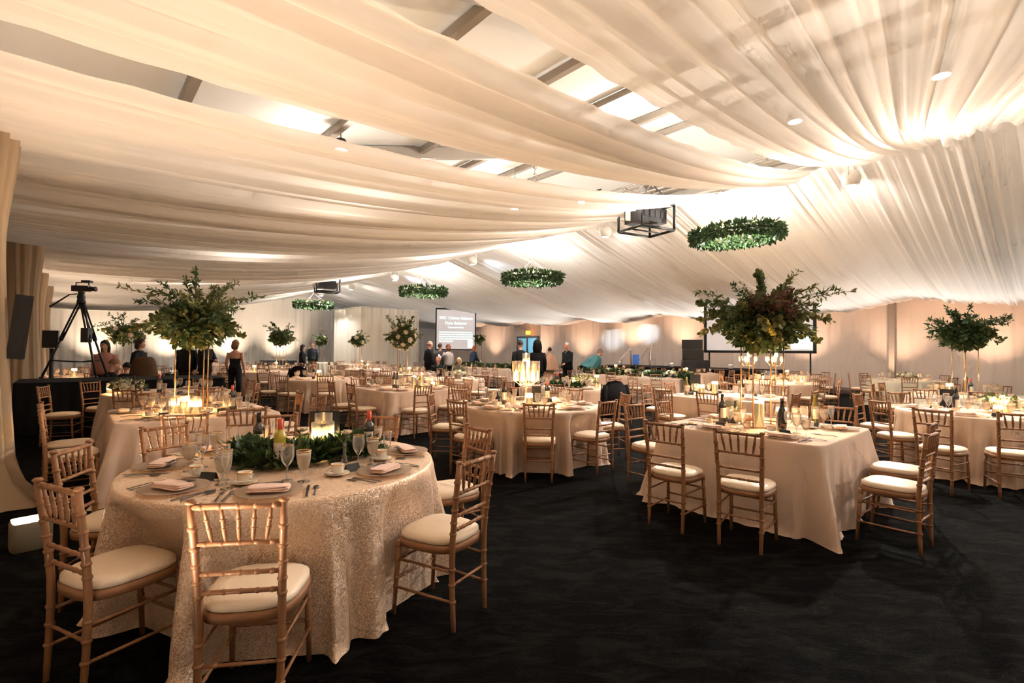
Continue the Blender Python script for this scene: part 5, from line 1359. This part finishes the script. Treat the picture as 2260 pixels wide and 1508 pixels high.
cabinet(sx-.10, sy, 1.615, .76, .62, .38, R(-24), 'topmost line array box in the stack left of the large screen', .1)
# grey tent column by the right wall
b = MB(); p = ST(4.55, 23.6); b.box((-.11, -.09, 0), (.11, .09, 3.72), 0, Matrix.Translation((p.x, p.y, 0)) @ Matrix.Rotation(TH, 4, 'Z')); ti += 1; struct(b.build('trim_%d' % ti, M['roofbar']))
# cable ramp mat at the right aisle
b = MB(); q = ST(5.9, 22.5); b.box((-.5, -.9, .002), (.5, .9, .14), 0, Matrix.Translation((q.x, q.y, 0)) @ Matrix.Rotation(R(-40), 4, 'Z')); tag(b.build('aisle_ramp', M['wood']), 'dark ramp at the foot of the tied back wall curtain', 'ramp')
# exit sign
e = empty('exit_sign', ST(25.0, 23.6, 2.78), 0); tag(e, 'orange lit exit sign above the glass door', 'exit sign')
b = MB(); b.box((-.20, -.03, -.12), (.20, .03, .12)); b.build('sign_box', M['exit'], e); e.rotation_euler = (0, 0, R(-48.5))
text('lettering', 'EXIT', .17, M['cap_red'], Matrix.Translation((0, -.034, 0)) @ Matrix.Rotation(R(90), 4, 'X'), e, .001)
# ================================================================ LEFT SIDE
def column_drape(s, t, label, w_=.34, seed=1, lean=0):
    b = MB(); rows = []; r = random.Random(seed)
    for i in range(18):
        f = i/17; z = 3.62*f; row = []
        for k in range(72):
            a = 2*PI*k/72; rad = w_*(.62+.38*(1-f)**2+.25*sm(f*3-2)) * (1+.10*math.sin(a*11+seed)+.07*math.sin(a*17+2*seed+f))
            if f < .08: rad *= 1+.45*(1-f/.08)*(1+.3*math.sin(a*3+seed))
            row.append(Vector((math.cos(a)*rad, math.sin(a)*rad*.75, z)))
        rows.append(row)
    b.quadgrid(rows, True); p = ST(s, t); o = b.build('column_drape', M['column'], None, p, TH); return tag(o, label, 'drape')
column_drape(6.75, -.80, 'gathered drape column at the left edge behind the wall speaker', .40, 3)
column_drape(13.9, -.80, 'second gathered drape column, at the end of the black riser', .32, 4)
column_drape(18.7, -.86, 'third gathered drape column along the left wall', .30, 5)
column_drape(22.6, -.86, 'fourth gathered drape column along the left wall', .30, 6)
column_drape(1.2, -.86, 'gathered drape column beside the camera', .30, 7)
# wall speaker near left edge
p = Vector((-4.80, 4.78, 1.38))
e = cabinet(p.x, p.y, p.z, .13, .15, .62, R(30), 'tall black loudspeaker mounted on the drape column at the left edge', .03)
e.rotation_euler = (R(-3), R(5), R(42))
b = MB(); b.tube([(0, .15, .3), (0, .42, .3)], .03, 8); b.build('wall_bracket', M['black'], e)
# uplights
def uplight(s, t, label, lit=True, big=False, rz=0, zb=0):
    p = ST(s, t, zb); e = empty('uplight', p, TH+rz); tag(e, label, 'uplight'); S = .115 if big else .09; H = .215 if big else .17
    b = MB(); b.loft([((0, 0, 0), S*.85, S*.85, 0), ((0, 0, .02), S, S, 0), ((0, 0, H-.03), S, S, 0), ((0, 0, H), S*.92, S*.92, 0)], 20, power=.3, caps=False); b.lathe([(S*.9, .0), (.001, .0)], 4, 0); b.build('housing', M['white'] if not big else mat('grey_beige_plastic', (.22, .19, .13), .5), e)
    l = MB()
    for ix in (-1, 1):
        for iy in (-1, 1): l.lathe([(S*.36, H-.012), (S*.34, H-.008), (.001, H-.008)], 12, 0, (ix*S*.42, iy*S*.42, 0))
    l.build('lens', M['lampface'], e); tr = MB(); tr.box((-S*.86, -S*.86, H-.03), (S*.86, S*.86, H-.02)); tr.build('tray', M['white'], e); return e
UL = {5.15: 'bright white box uplight on the floor at the lower left corner'}
ordn = ['first', 'second', 'third', 'fourth', 'fifth', 'sixth', 'seventh', 'eighth', 'ninth', 'tenth']
for i, s in enumerate(UP_LEFT): uplight(s, -.42 if s != 5.15 else -.22, UL.get(s, 'white box uplight at the foot of the left wall, %s along it' % ordn[i]), big=(s == 5.15), rz=R(8) if s == 5.15 else 0)
for i, s in enumerate(UP_RIGHT): uplight(s, 22.7, 'white box uplight at the foot of the right wall, %s from its near end' % ordn[i], zb=.78 if 8.2 < s < 17 else 0)
for i, t in enumerate(UP_BACK): uplight(34.4, t, 'white box uplight at the foot of the back wall, %s from the left' % ordn[i])
# riser with camera tripod
RS, RZ = 12.75, .90
b = MB(); n = 160; top = []; rows = []
peri = []
for (a, c) in (((RS-1.3, -.75), (RS-1.3, 2.3)), ((RS-1.3, 2.3), (RS+.2, 2.3)), ((RS+.2, 2.3), (RS+.2, -.75)), ((RS+.2, -.75), (RS-1.3, -.75))):
    for i in range(60):
        f = i/60; peri.append((a[0]+(c[0]-a[0])*f, a[1]+(c[1]-a[1])*f))
cs_, ct_ = RS-.55, .78
for z, k in ((RZ, 0), (RZ-.02, .3), (.5, .7), (.02, 1)):
    row = []
    for i, (s, t) in enumerate(peri):
        d = Vector((s-cs_, t-ct_)).normalized()*.022*k*math.sin(i*1.7); row.append(ST(s+d.x, t+d.y, z))
    rows.append(row)
b.quadgrid(rows[::-1], True); base = len(b.v); b.v += rows[0]; b.f.append(tuple(base+i for i in range(len(peri)))[::-1]); b.m.append(0); b.sm.append(False)
tag(b.build('camera_riser', M['blackcloth']), 'black skirted riser along the left side of the tent', 'riser')
def tripod():
    q = ST(12.1, .10); bx, by = q.x+.0, q.y
    hx, hy, hz = -8.35, 9.55, 2.43
    e = empty('camera_tripod', (0, 0, 0)); tag(e, 'tall black video tripod standing on the riser', 'tripod')
    head = Vector((hx, hy, hz)); feet = [(-8.80, 9.25, RZ+.012), (-7.98, 9.50, RZ+.012), (-8.05, 9.85, RZ+.012)]
    for f in feet:
        f = Vector(f); l = MB(); d = (f-head)
        for o_ in (-.03, .03): l.tube([head+Vector((o_, 0, 0)), head+d*.5+Vector((o_*.9, 0, 0))], .016, 6)
        l.tube([head+d*.42, f], .019, 6); l.tube([head+d*.47, head+d*.53], .035, 8); l.tube([f+Vector((0, 0, .03)), f], .03, 6); l.build('leg', M['black'], e)
    sp = MB(); k = .78
    ps = [head.lerp(Vector(f), k) for f in feet]; cpt = sum(ps, Vector())/3-Vector((0, 0, .03))
    for p_ in ps: sp.tube([p_, cpt], .014, 6)
    sp.build('spreader', M['black'], e)
    h = MB(); h.lathe([(.05, -.10), (.075, -.06), (.06, 0), (.07, .05), (.05, .10), (.06, .14)], 12, 0, head, True, True); h.build('fluid_head', M['black'], e)
    pb = MB(); pb.tube([head+Vector((-.05, -.03, .10)), head+Vector((-.16, -.08, .08)), head+Vector((-.42, -.2, -.17))], [.012, .012, .018], 6); pb.build('pan_handle', M['black'], e)
    bg = MB(); bg.box((-.09, -.05, -.20), (.05, .05, .08), 0, Matrix.Translation(head.lerp(Vector(feet[1]), .42))); bg.build('hanging_battery', M['black'], e)
    c_ = empty('video_camera', head+Vector((.02, 0, .15)), R(5)); tag(c_, 'black video camera on top of the tripod', 'camera')
    m_ = MB(); m_.box((-.17, -.05, 0), (.13, .05, .11)); m_.build('camera_body', M['black'], c_)
    m_ = MB(); m_.tube([(-.12, 0, .11), (-.12, 0, .17), (.10, 0, .18), (.12, 0, .12)], .012, 6); m_.build('handle', M['black'], c_)
    m_ = MB(); m_.lathe([(.04, 0), (.045, .1), (.05, .12), (.001, .12)], 12, 0, mx=Matrix.Translation((.12, 0, .05)) @ Matrix.Rotation(R(90), 4, 'Y')); m_.build('lens', M['black'], c_)
    m_ = MB(); m_.box((.0, -.045, .17), (.16, .045, .215)); m_.build('microphone', M['black'], c_)
tripod()
# small speaker on a stand behind the riser
p = Vector((-10.15, 10.9, 0)); e = empty('speaker_stand', p); tag(e, 'black pole stand carrying the small speaker behind the tripod', 'stand')
b = MB(); b.tube([(0, 0, .05), (0, 0, 1.47)], .04, 8); b.build('pole', M['black'], e)
for k in range(3):
    a = 2*PI*k/3; b = MB(); b.tube([(0, 0, .5), (math.cos(a)*.3, math.sin(a)*.3, .01)], .018, 6); b.build('leg', M['black'], e)
cabinet(p.x, p.y, 1.48, .27, .24, .38, R(25), 'small black speaker on a pole stand left of the tripod', .05)
# equipment table with keyboard-like gear at the back
b = MB(); b.box((-1.0, -.3, .72), (1.0, .3, .80)); b.box((-.9, -.25, .80), (.8, .2, .95)); b.box((-.95, -.28, 0), (-.88, .28, .72)); b.box((.88, -.28, 0), (.95, .28, .72))
tag(b.build('sound_desk', M['greysteel'], None, (-11.3, 24.2, 0), R(10)), 'dark sound desk beside the two people at the back wall', 'desk')
# ================================================================ PEOPLE
def cloth_mat(name, col): return mat(name, col, .85, spec=.2, var=.15, scale=25)
PM = {}
def pmat(k, col):
    if k not in PM: PM[k] = cloth_mat(k, col)
    return PM[k]
def person(x, y, th, h, label, hair=(.12, .08, .05), hairstyle='short', top='suit', topc=None, bottom='trousers', bottomc=None, lean=0, seated=False, turn=0, look=0,
           armL=None, armR=None, skin='skin', shirt=None, sleeves=True, shawl=None, hold=None):
    e = empty('person', (x, y, 0), R(th)); tag(e, label, 'person')
    S = h/1.75; hipz = (.93 if not seated else .47); 
    L = Matrix.Translation((0, 0, hipz)) @ Matrix.Rotation(R(-lean), 4, 'X') @ Matrix.Translation((0, 0, -hipz))
    def U(p): return (L @ Vector(p))*S            # upper body
    def D(p): return Vector(p)*S
    off = hipz-.93
    sk = MB()
    # head on its neck, with nose, brow, ears, chin
    HX = Matrix.Translation(U((0, .02, 1.52+off))) @ Matrix.Rotation(R(turn), 4, 'Z') @ Matrix.Rotation(R(-look-lean*.6), 4, 'X')
    hs = S
    sk.loft([((0, .0, .005*hs), .052*hs, .060*hs, 0), ((0, .012*hs, .03*hs), .060*hs, .075*hs, 0), ((0, .008*hs, .08*hs), .072*hs, .090*hs, 0), ((0, 0, .13*hs), .077*hs, .096*hs, 0), ((0, -.005*hs, .18*hs), .070*hs, .088*hs, 0), ((0, -.008*hs, .215*hs), .045*hs, .058*hs, 0), ((0, -.008*hs, .228*hs), .012*hs, .016*hs, 0)], 16)
    for p_, r_ in (((0, .098, .095), .015), ((0, .105, .080), .017), ((.030, .085, .125), .014), ((-.030, .085, .125), .014), ((0, .086, .050), .017), ((0, .078, .020), .022), ((.078, -.005, .10), .022), ((-.078, -.005, .10), .022)):
        sk.ball(Vector(p_)*hs, r_*hs, 8, 6)
    hv = len(sk.v)
    sk.v = [HX @ v for v in sk.v]
    sk.tube([U((0, -.005, 1.40+off)), U((0, .01, 1.50+off)), HX @ Vector((0, 0, .06*hs))], [.062*S, .055*S, .052*S], 12)
    sk.loft([(U((0, 0, .90+off)), .150*S, .105*S, 0), (U((0, 0, 1.05+off)), .125*S, .09*S, 0), (U((0, 0, 1.25+off)), .150*S, .10*S, 0), (U((0, -.005, 1.38+off)), .165*S, .085*S, 0), (U((0, -.005, 1.44+off)), .08*S, .06*S, 0)], 16)
    arms = []
    for sx, arm in ((-1, armL), (1, armR)):
        sh = Vector((sx*.175, 0, 1.385+off)); 
        el, wr = arm if arm else (Vector((sx*.235, -.03, 1.10+off)), Vector((sx*.235, .06, .86+off)))
        el = Vector(el); wr = Vector(wr)
        if arm: el.z += off; wr.z += off
        a_, b_, c_ = U(sh), U(el), U(wr); arms.append((a_, b_, c_))
        sk.tube([a_, b_, c_], [.050*S, .042*S, .027*S], 10)
        hd = (c_-b_).normalized(); side = hd.cross(Vector((0, 0, 1))); side = side.normalized() if side.length > .1 else Vector((0, 1, 0)); up = side.cross(hd)
        pc = c_+hd*.05*S; sk.tube([c_, pc, pc+hd*.04*S], [.024*S, .036*S, .034*S], 8)
        for k in range(4):
            o_ = (k-1.5)*.019*S; l_ = (.062, .074, .070, .055)[k]*S; q0 = pc+hd*.035*S+side*o_
            sk.tube([q0, q0+hd*l_*.5-up*.004*S, q0+hd*l_-up*.022*S], [.0095*S, .0088*S, .0072*S], 6)
        q0 = pc-side*sx*.025*S; sk.tube([q0, q0-side*sx*.03*S+hd*.02*S, q0-side*sx*.035*S+hd*.055*S-up*.01*S], [.012*S, .0105*S, .008*S], 6)
    legs = []
    for sx in (-1, 1):
        if seated: hip, kn, an = (sx*.09, 0, .50), (sx*.11, .42, .50), (sx*.12, .44, .09)
        else: hip, kn, an = (sx*.09, 0, .92), (sx*.10, .02, .50), (sx*.11, -.01, .09)
        a_, b_, c_ = D(hip), D(kn), D(an); legs.append((a_, b_, c_))
        sk.tube([a_, b_, c_], [.085*S, .058*S, .038*S], 10); sk.tube([c_+Vector((0, -.03*S, -.05*S)), c_+Vector((0, .13*S, -.065*S))], [.035*S, .03*S], 8)
    o = sk.build('body', M[skin], e); md = o.modifiers.new('one_surface', 'REMESH'); md.mode = 'VOXEL'; md.voxel_size = .013; md.use_smooth_shade = True
    # hair
    hm = pmat('hair_%d' % int(sum(hair)*1000), hair); b = MB()
    if hairstyle == 'bald':
        b.loft([((0, -.03*hs, .06*hs), .078*hs, .078*hs, 0), ((0, -.035*hs, .11*hs), .082*hs, .080*hs, 0), ((0, -.04*hs, .15*hs), .076*hs, .070*hs, 0)], 14)
    else:
        r = random.Random(int(x*31+y*7)); big = {'short': 1.0, 'bob': 1.08, 'bushy': 1.55, 'long': 1.1}[hairstyle]
        rows = []; n = 22; m_ = 12
        for i in range(m_+1):
            ph = PI*i/m_*(.60 if hairstyle == 'short' else .74); row = []
            for k in range(n):
                a = 2*PI*k/n; front = max(0, math.sin(a))
                pp = ph*(1-.50*front*(i/m_))
                rr_ = (1+.05*math.sin(a*9+i)+.04*r.uniform(-1, 1))*big
                row.append(Vector((math.sin(pp)*math.cos(a)*.086*rr_, math.sin(pp)*math.sin(a)*.104*rr_-.012, .125+math.cos(pp)*.112*rr_))*hs)
            rows.append(row)
        b.quadgrid(rows, True)
        if hairstyle in ('long', 'bob', 'bushy'):
            dz = {'long': -.20, 'bob': -.02, 'bushy': -.12}[hairstyle]
            b.loft([((0, -.045*hs, .13*hs), .085*hs*big, .07*hs*big, 0), ((0, -.055*hs, .05*hs), .095*hs*big, .065*hs*big, 0), ((0, -.06*hs, dz*hs), .08*hs*big, .045*hs*big, 0), ((0, -.06*hs, (dz-.02)*hs), .05*hs, .02*hs, 0)], 14)
    b.v = [HX @ v for v in b.v]; b.build('hair', hm, e)
    # clothes
    tm = M['suit'] if topc is None else pmat('top_%s' % top, topc); bm_ = M['suit'] if bottomc is None else pmat('bottom_%s' % str(bottomc), bottomc)
    if top != 'bare':
        b = MB(); low = .80 if top == 'suit' else .90
        b.loft([(U((0, -.005, low+off)), .215*S, .155*S, 0), (U((0, 0, .98+off)), .200*S, .15*S, 0), (U((0, 0, 1.12+off)), .205*S, .15*S, 0), (U((0, 0, 1.28+off)), .225*S, .150*S, 0), (U((0, -.01, 1.38+off)), .225*S, .12*S, 0), (U((0, -.01, 1.435+off)), .13*S, .08*S, 0), (U((0, -.008, 1.46+off)), .07*S, .065*S, 0)], 20)
        if sleeves:
            for a_, b_, c_ in arms: b.tube([a_+Vector((0, 0, .01)), a_.lerp(b_, .5), b_, c_], [.075*S, .070*S, .062*S, .046*S], 12)
        b.build('jacket' if top == 'suit' else 'top', tm, e)
        if shirt:
            b = MB(); b.loft([(U((0, .035, 1.06+off)), .040*S, .098*S, 0), (U((0, .035, 1.25+off)), .055*S, .104*S, 0), (U((0, .025, 1.40+off)), .048*S, .085*S, 0), (U((0, .02, 1.455+off)), .058*S, .055*S, 0)], 14); b.build('shirt', pmat('shirt', (.82, .78, .72)), e)
            b = MB(); q = U((0, .115, 1.43+off)); b.box((-.05*S, -.012, -.018*S), (.05*S, .012, .018*S), 0, Matrix.Translation(q)); b.build('bow_tie', M['suit'], e)
    else:
        b = MB(); b.loft([(U((0, 0, .90+off)), .165*S, .118*S, 0), (U((0, 0, 1.02+off)), .135*S, .10*S, 0), (U((0, 0, 1.12+off)), .142*S, .105*S, 0), (U((0, .01, 1.22+off)), .158*S, .112*S, 0)], 20); b.build('bodice', tm, e)
    if bottom == 'trousers':
        b = MB(); b.loft([(D((0, 0, hipz-.12)), .175*S, .115*S, 0), (D((0, 0, hipz)), .168*S, .115*S, 0), (D((0, 0, hipz+.12)), .150*S, .11*S, 0)], 16)
        for a_, b_, c_ in legs: b.tube([a_, b_, c_], [.100*S, .078*S, .062*S], 12)
        b.build('trousers', bm_, e)
    else:
        zb = .04 if bottom == 'gown' else .45
        if seated: zb = .1
        rows = []; 
        b = MB(); b.loft([(D((0, 0, zb)), .30*S if bottom == 'gown' else .21*S, .25*S if bottom == 'gown' else .17*S, 0), (D((0, 0, (zb+hipz)/2)), .23*S, .17*S, 0), (D((0, 0, hipz-.02)), .185*S, .13*S, 0), (D((0, 0, hipz+.12)), .14*S, .105*S, 0)], 20); b.build('skirt', bm_, e)
    b = MB()
    for a_, b_, c_ in legs: b.loft([(c_+Vector((0, .045*S, -.088*S)), .045*S, .125*S, 0), (c_+Vector((0, .045*S, -.055*S)), .045*S, .12*S, 0), (c_+Vector((0, .0, -.02*S)), .036*S, .055*S, 0)], 12)
    b.build('shoes', M['suit'], e)
    if shawl:
        b = MB(); rows = []
        for (z, rx, ry) in ((.78, .38, .28), (.95, .35, .26), (1.12, .31, .24), (1.28, .25, .18), (1.39, .20, .13), (1.46, .10, .085), (1.48, .075, .075)):
            row = []
            for k in range(36):
                a = 2*PI*k/36; w_ = 1+.05*math.sin(a*9+z*4)*(1.5-z)*1.6
                row.append(U((math.cos(a)*rx*w_, math.sin(a)*ry*w_, z+off)))
            rows.append(row)
        b.quadgrid(rows, True); b.build('shawl', pmat('shawl_%s' % str(shawl), shawl), e)
    return e
SK = (.55, .30, .2)
person(2.02, 17.9, 125, 1.83, 'person with white hair in a black tuxedo, facing left beside the long table', (.62, .56, .50), 'short', 'suit', shirt=True, skin='skin2', look=12, armL=((-.22, .05, 1.12), (-.12, .22, 1.02)))
person(1.53, 20.0, 10, 1.66, 'person seen from behind wrapped in a tan shawl', (.06, .045, .045), 'short', 'tan_top', (.52, .30, .20), 'gown', (.50, .29, .2), shawl=(.56, .33, .22))
person(2.75, 17.6, -68, 1.76, 'person in a teal shawl bending over the garlanded table', (.22, .13, .11), 'short', 'teal_top', (.05, .16, .18), 'skirt', (.05, .07, .08), lean=42, shawl=(.065, .19, .215), armL=((-.2, .20, 1.18), (-.10, .34, .95)), armR=((.2, .22, 1.15), (.08, .38, .93)))
person(.28, 15.0, 22, 1.84, 'person in a black suit turned left in front of the glass door', (.07, .05, .04), 'short', 'suit', lean=6)
person(.80, 15.6, 0, 1.80, 'person with bushy black hair beside the one in the black suit', (.012, .010, .010), 'bushy', 'suit')
person(-3.18, 19.0, -50, 1.86, 'bald person in a black suit left of the text screen', (.35, .25, .2), 'bald', 'suit', shirt=True, skin='skin2', look=6)
person(-2.92, 20.0, -30, 1.78, 'person in a dark grey brown jacket behind the bald guest', (.10, .06, .05), 'short', 'greybrown', (.085, .065, .058))
person(-2.72, 18.25, 170, 1.74, 'seated flushed person in a white shirt and dark coat', (.25, .12, .1), 'short', 'suit', shirt=True, skin='skin2', seated=True)
p_ = person(-2.50, 19.4, 55, 1.74, 'person with brown bob and grey top holding a lit phone', (.20, .085, .05), 'bob', 'greytop', (.36, .31, .29), 'trousers', None, armL=((-.2, .16, 1.13), (-.08, .32, 1.22)))
b = MB(); b.box((-.075, .44, 1.20), (-.005, .455, 1.34)); b.build('phone', mat('phone_light', (.3, .6, 1), .3, emit=(.25, .6, 1), es=2.5), p_)
person(-2.02, 18.9, 160, 1.66, 'seated person with pale blond hair before the text screen', (.60, .42, .26), 'bob', 'olive', (.14, .12, .07), seated=True)
p_ = person(-2.05, 25.5, -60, 1.76, 'red-haired person in a navy dress carrying white linen', (.50, .13, .04), 'bob', 'navy', (.035, .05, .085), 'gown', (.035, .05, .085), lean=10, armL=((-.2, .16, 1.12), (-.08, .34, 1.02)), armR=((.2, .14, 1.12), (.1, .34, 1.02)))
b = MB(); b.loft([((.0, .42, .62), .16, .10, 0), ((0, .42, .80), .20, .13, 0), ((0, .40, 1.0), .15, .11, 0), ((0, .40, 1.06), .05, .04, 0)], 16); b.build('folded_linen', M['linen_white'], p_)
person(-9.75, 23.0, -60, 1.70, 'long-haired person in black by the back wall', (.03, .022, .02), 'long', 'suit')
p_ = person(-9.65, 23.9, 175, 1.86, 'person in a dark shirt and khaki trousers by the back wall', (.10, .07, .05), 'short', 'slate', (.045, .055, .07), 'trousers', (.42, .32, .2), armR=((.24, .12, 1.12), (.30, .34, 1.0)))
person(-9.35, 14.2, 190, 1.80, 'person in a long black dress half hidden by the left arrangement', (.10, .06, .04), 'short', 'suit', None, 'gown', None)
person(-8.75, 14.1, -95, 1.82, 'person in a black suit with clasped hands between the left rods', (.12, .09, .07), 'short', 'suit', armL=((-.2, .14, 1.12), (-.03, .28, 1.12)), armR=((.2, .14, 1.12), (.05, .28, 1.10)))
person(-7.95, 14.2, 5, 1.74, 'person with a bare back in a strapless black outfit', (.25, .13, .07), 'bob', 'bare', (.01, .01, .012), 'trousers', None)
person(-8.42, 10.38, -35, 1.72, 'grey-haired person in dark clothes seated behind the riser', (.20, .14, .11), 'short', 'suit', seated=True, look=25)
person(-8.95, 11.35, 20, 1.66, 'person in a bulky black coat slumped behind the riser', (.02, .018, .018), 'short', 'suit', seated=True, lean=28)
person(-9.62, 11.68, 200, 1.66, 'person in a pink top standing behind the tripod legs', (.035, .025, .02), 'long', 'pinktop', (.50, .24, .20), 'gown', (.05, .03, .03))
person(-9.12, 12.1, -80, 1.72, 'person in black seen under the greenery behind the tripod', (.05, .035, .03), 'bob', 'suit')
q = (-8.07, 10.85)
b = MB(); rows = []; 
for i in range(14):
    f = i/13; rows.append([Vector((math.cos(2*PI*k/28)*(.27*math.cos(f*1.35)**.6+.0)*(1+.04*math.sin(k*1.9)), math.sin(2*PI*k/28)*.13*math.cos(f*1.35)**.5, .50+.80*math.sin(f*PI/2))) for k in range(28)])
b.quadgrid(rows, True)
b.tube([(-.2, .02, .52), (-.22, .05, 0)], .02, 6); b.tube([(.2, .02, .52), (.22, .05, 0)], .02, 6)
tag(b.build('fur_coat', mat('brown_fur', (.095, .048, .02), .95, var=.4, scale=40, bump=.8, bscale=120), None, (q[0], q[1], 0), R(35)), 'brown fur coat heaped over a seat behind the riser', 'coat')
# ================================================================ PLACE SETTINGS, laid round the centrepieces
for (e_, d_, lv, tn, nm, sd_) in PENDING: place_setting(e_, d_, 0, 0, lv, tn, nm, sd_)
for (e_, d_, i, sl) in LPEND:
    for k_, x, y, lb, rr_ in (('napkin', 0, .12, 'folded blush napkin', .10), ('goblet', .20, .20, 'goblet of iced water', .041), ('wineglass', -.20, .20, 'empty wine glass', .038)):
        if k_ == 'wineglass' and i % 2: continue
        for t_ in range(60):
            f = t_/60*.1; q = Vector((e_.x, e_.y, ZT))+d_*(y+math.sin(t_*2.4)*f)+Vector((-SA, CA, 0))*(x+math.cos(t_*2.4)*f)
            if clear([(q.x, q.y)], rr_):
                occ(q.x, q.y, rr_); put(k_, tuple(q), math.atan2(d_.y, d_.x)-PI/2, '%s, %s' % (lb, sl), None, 'napkin' if k_ == 'napkin' else 'glass'); break
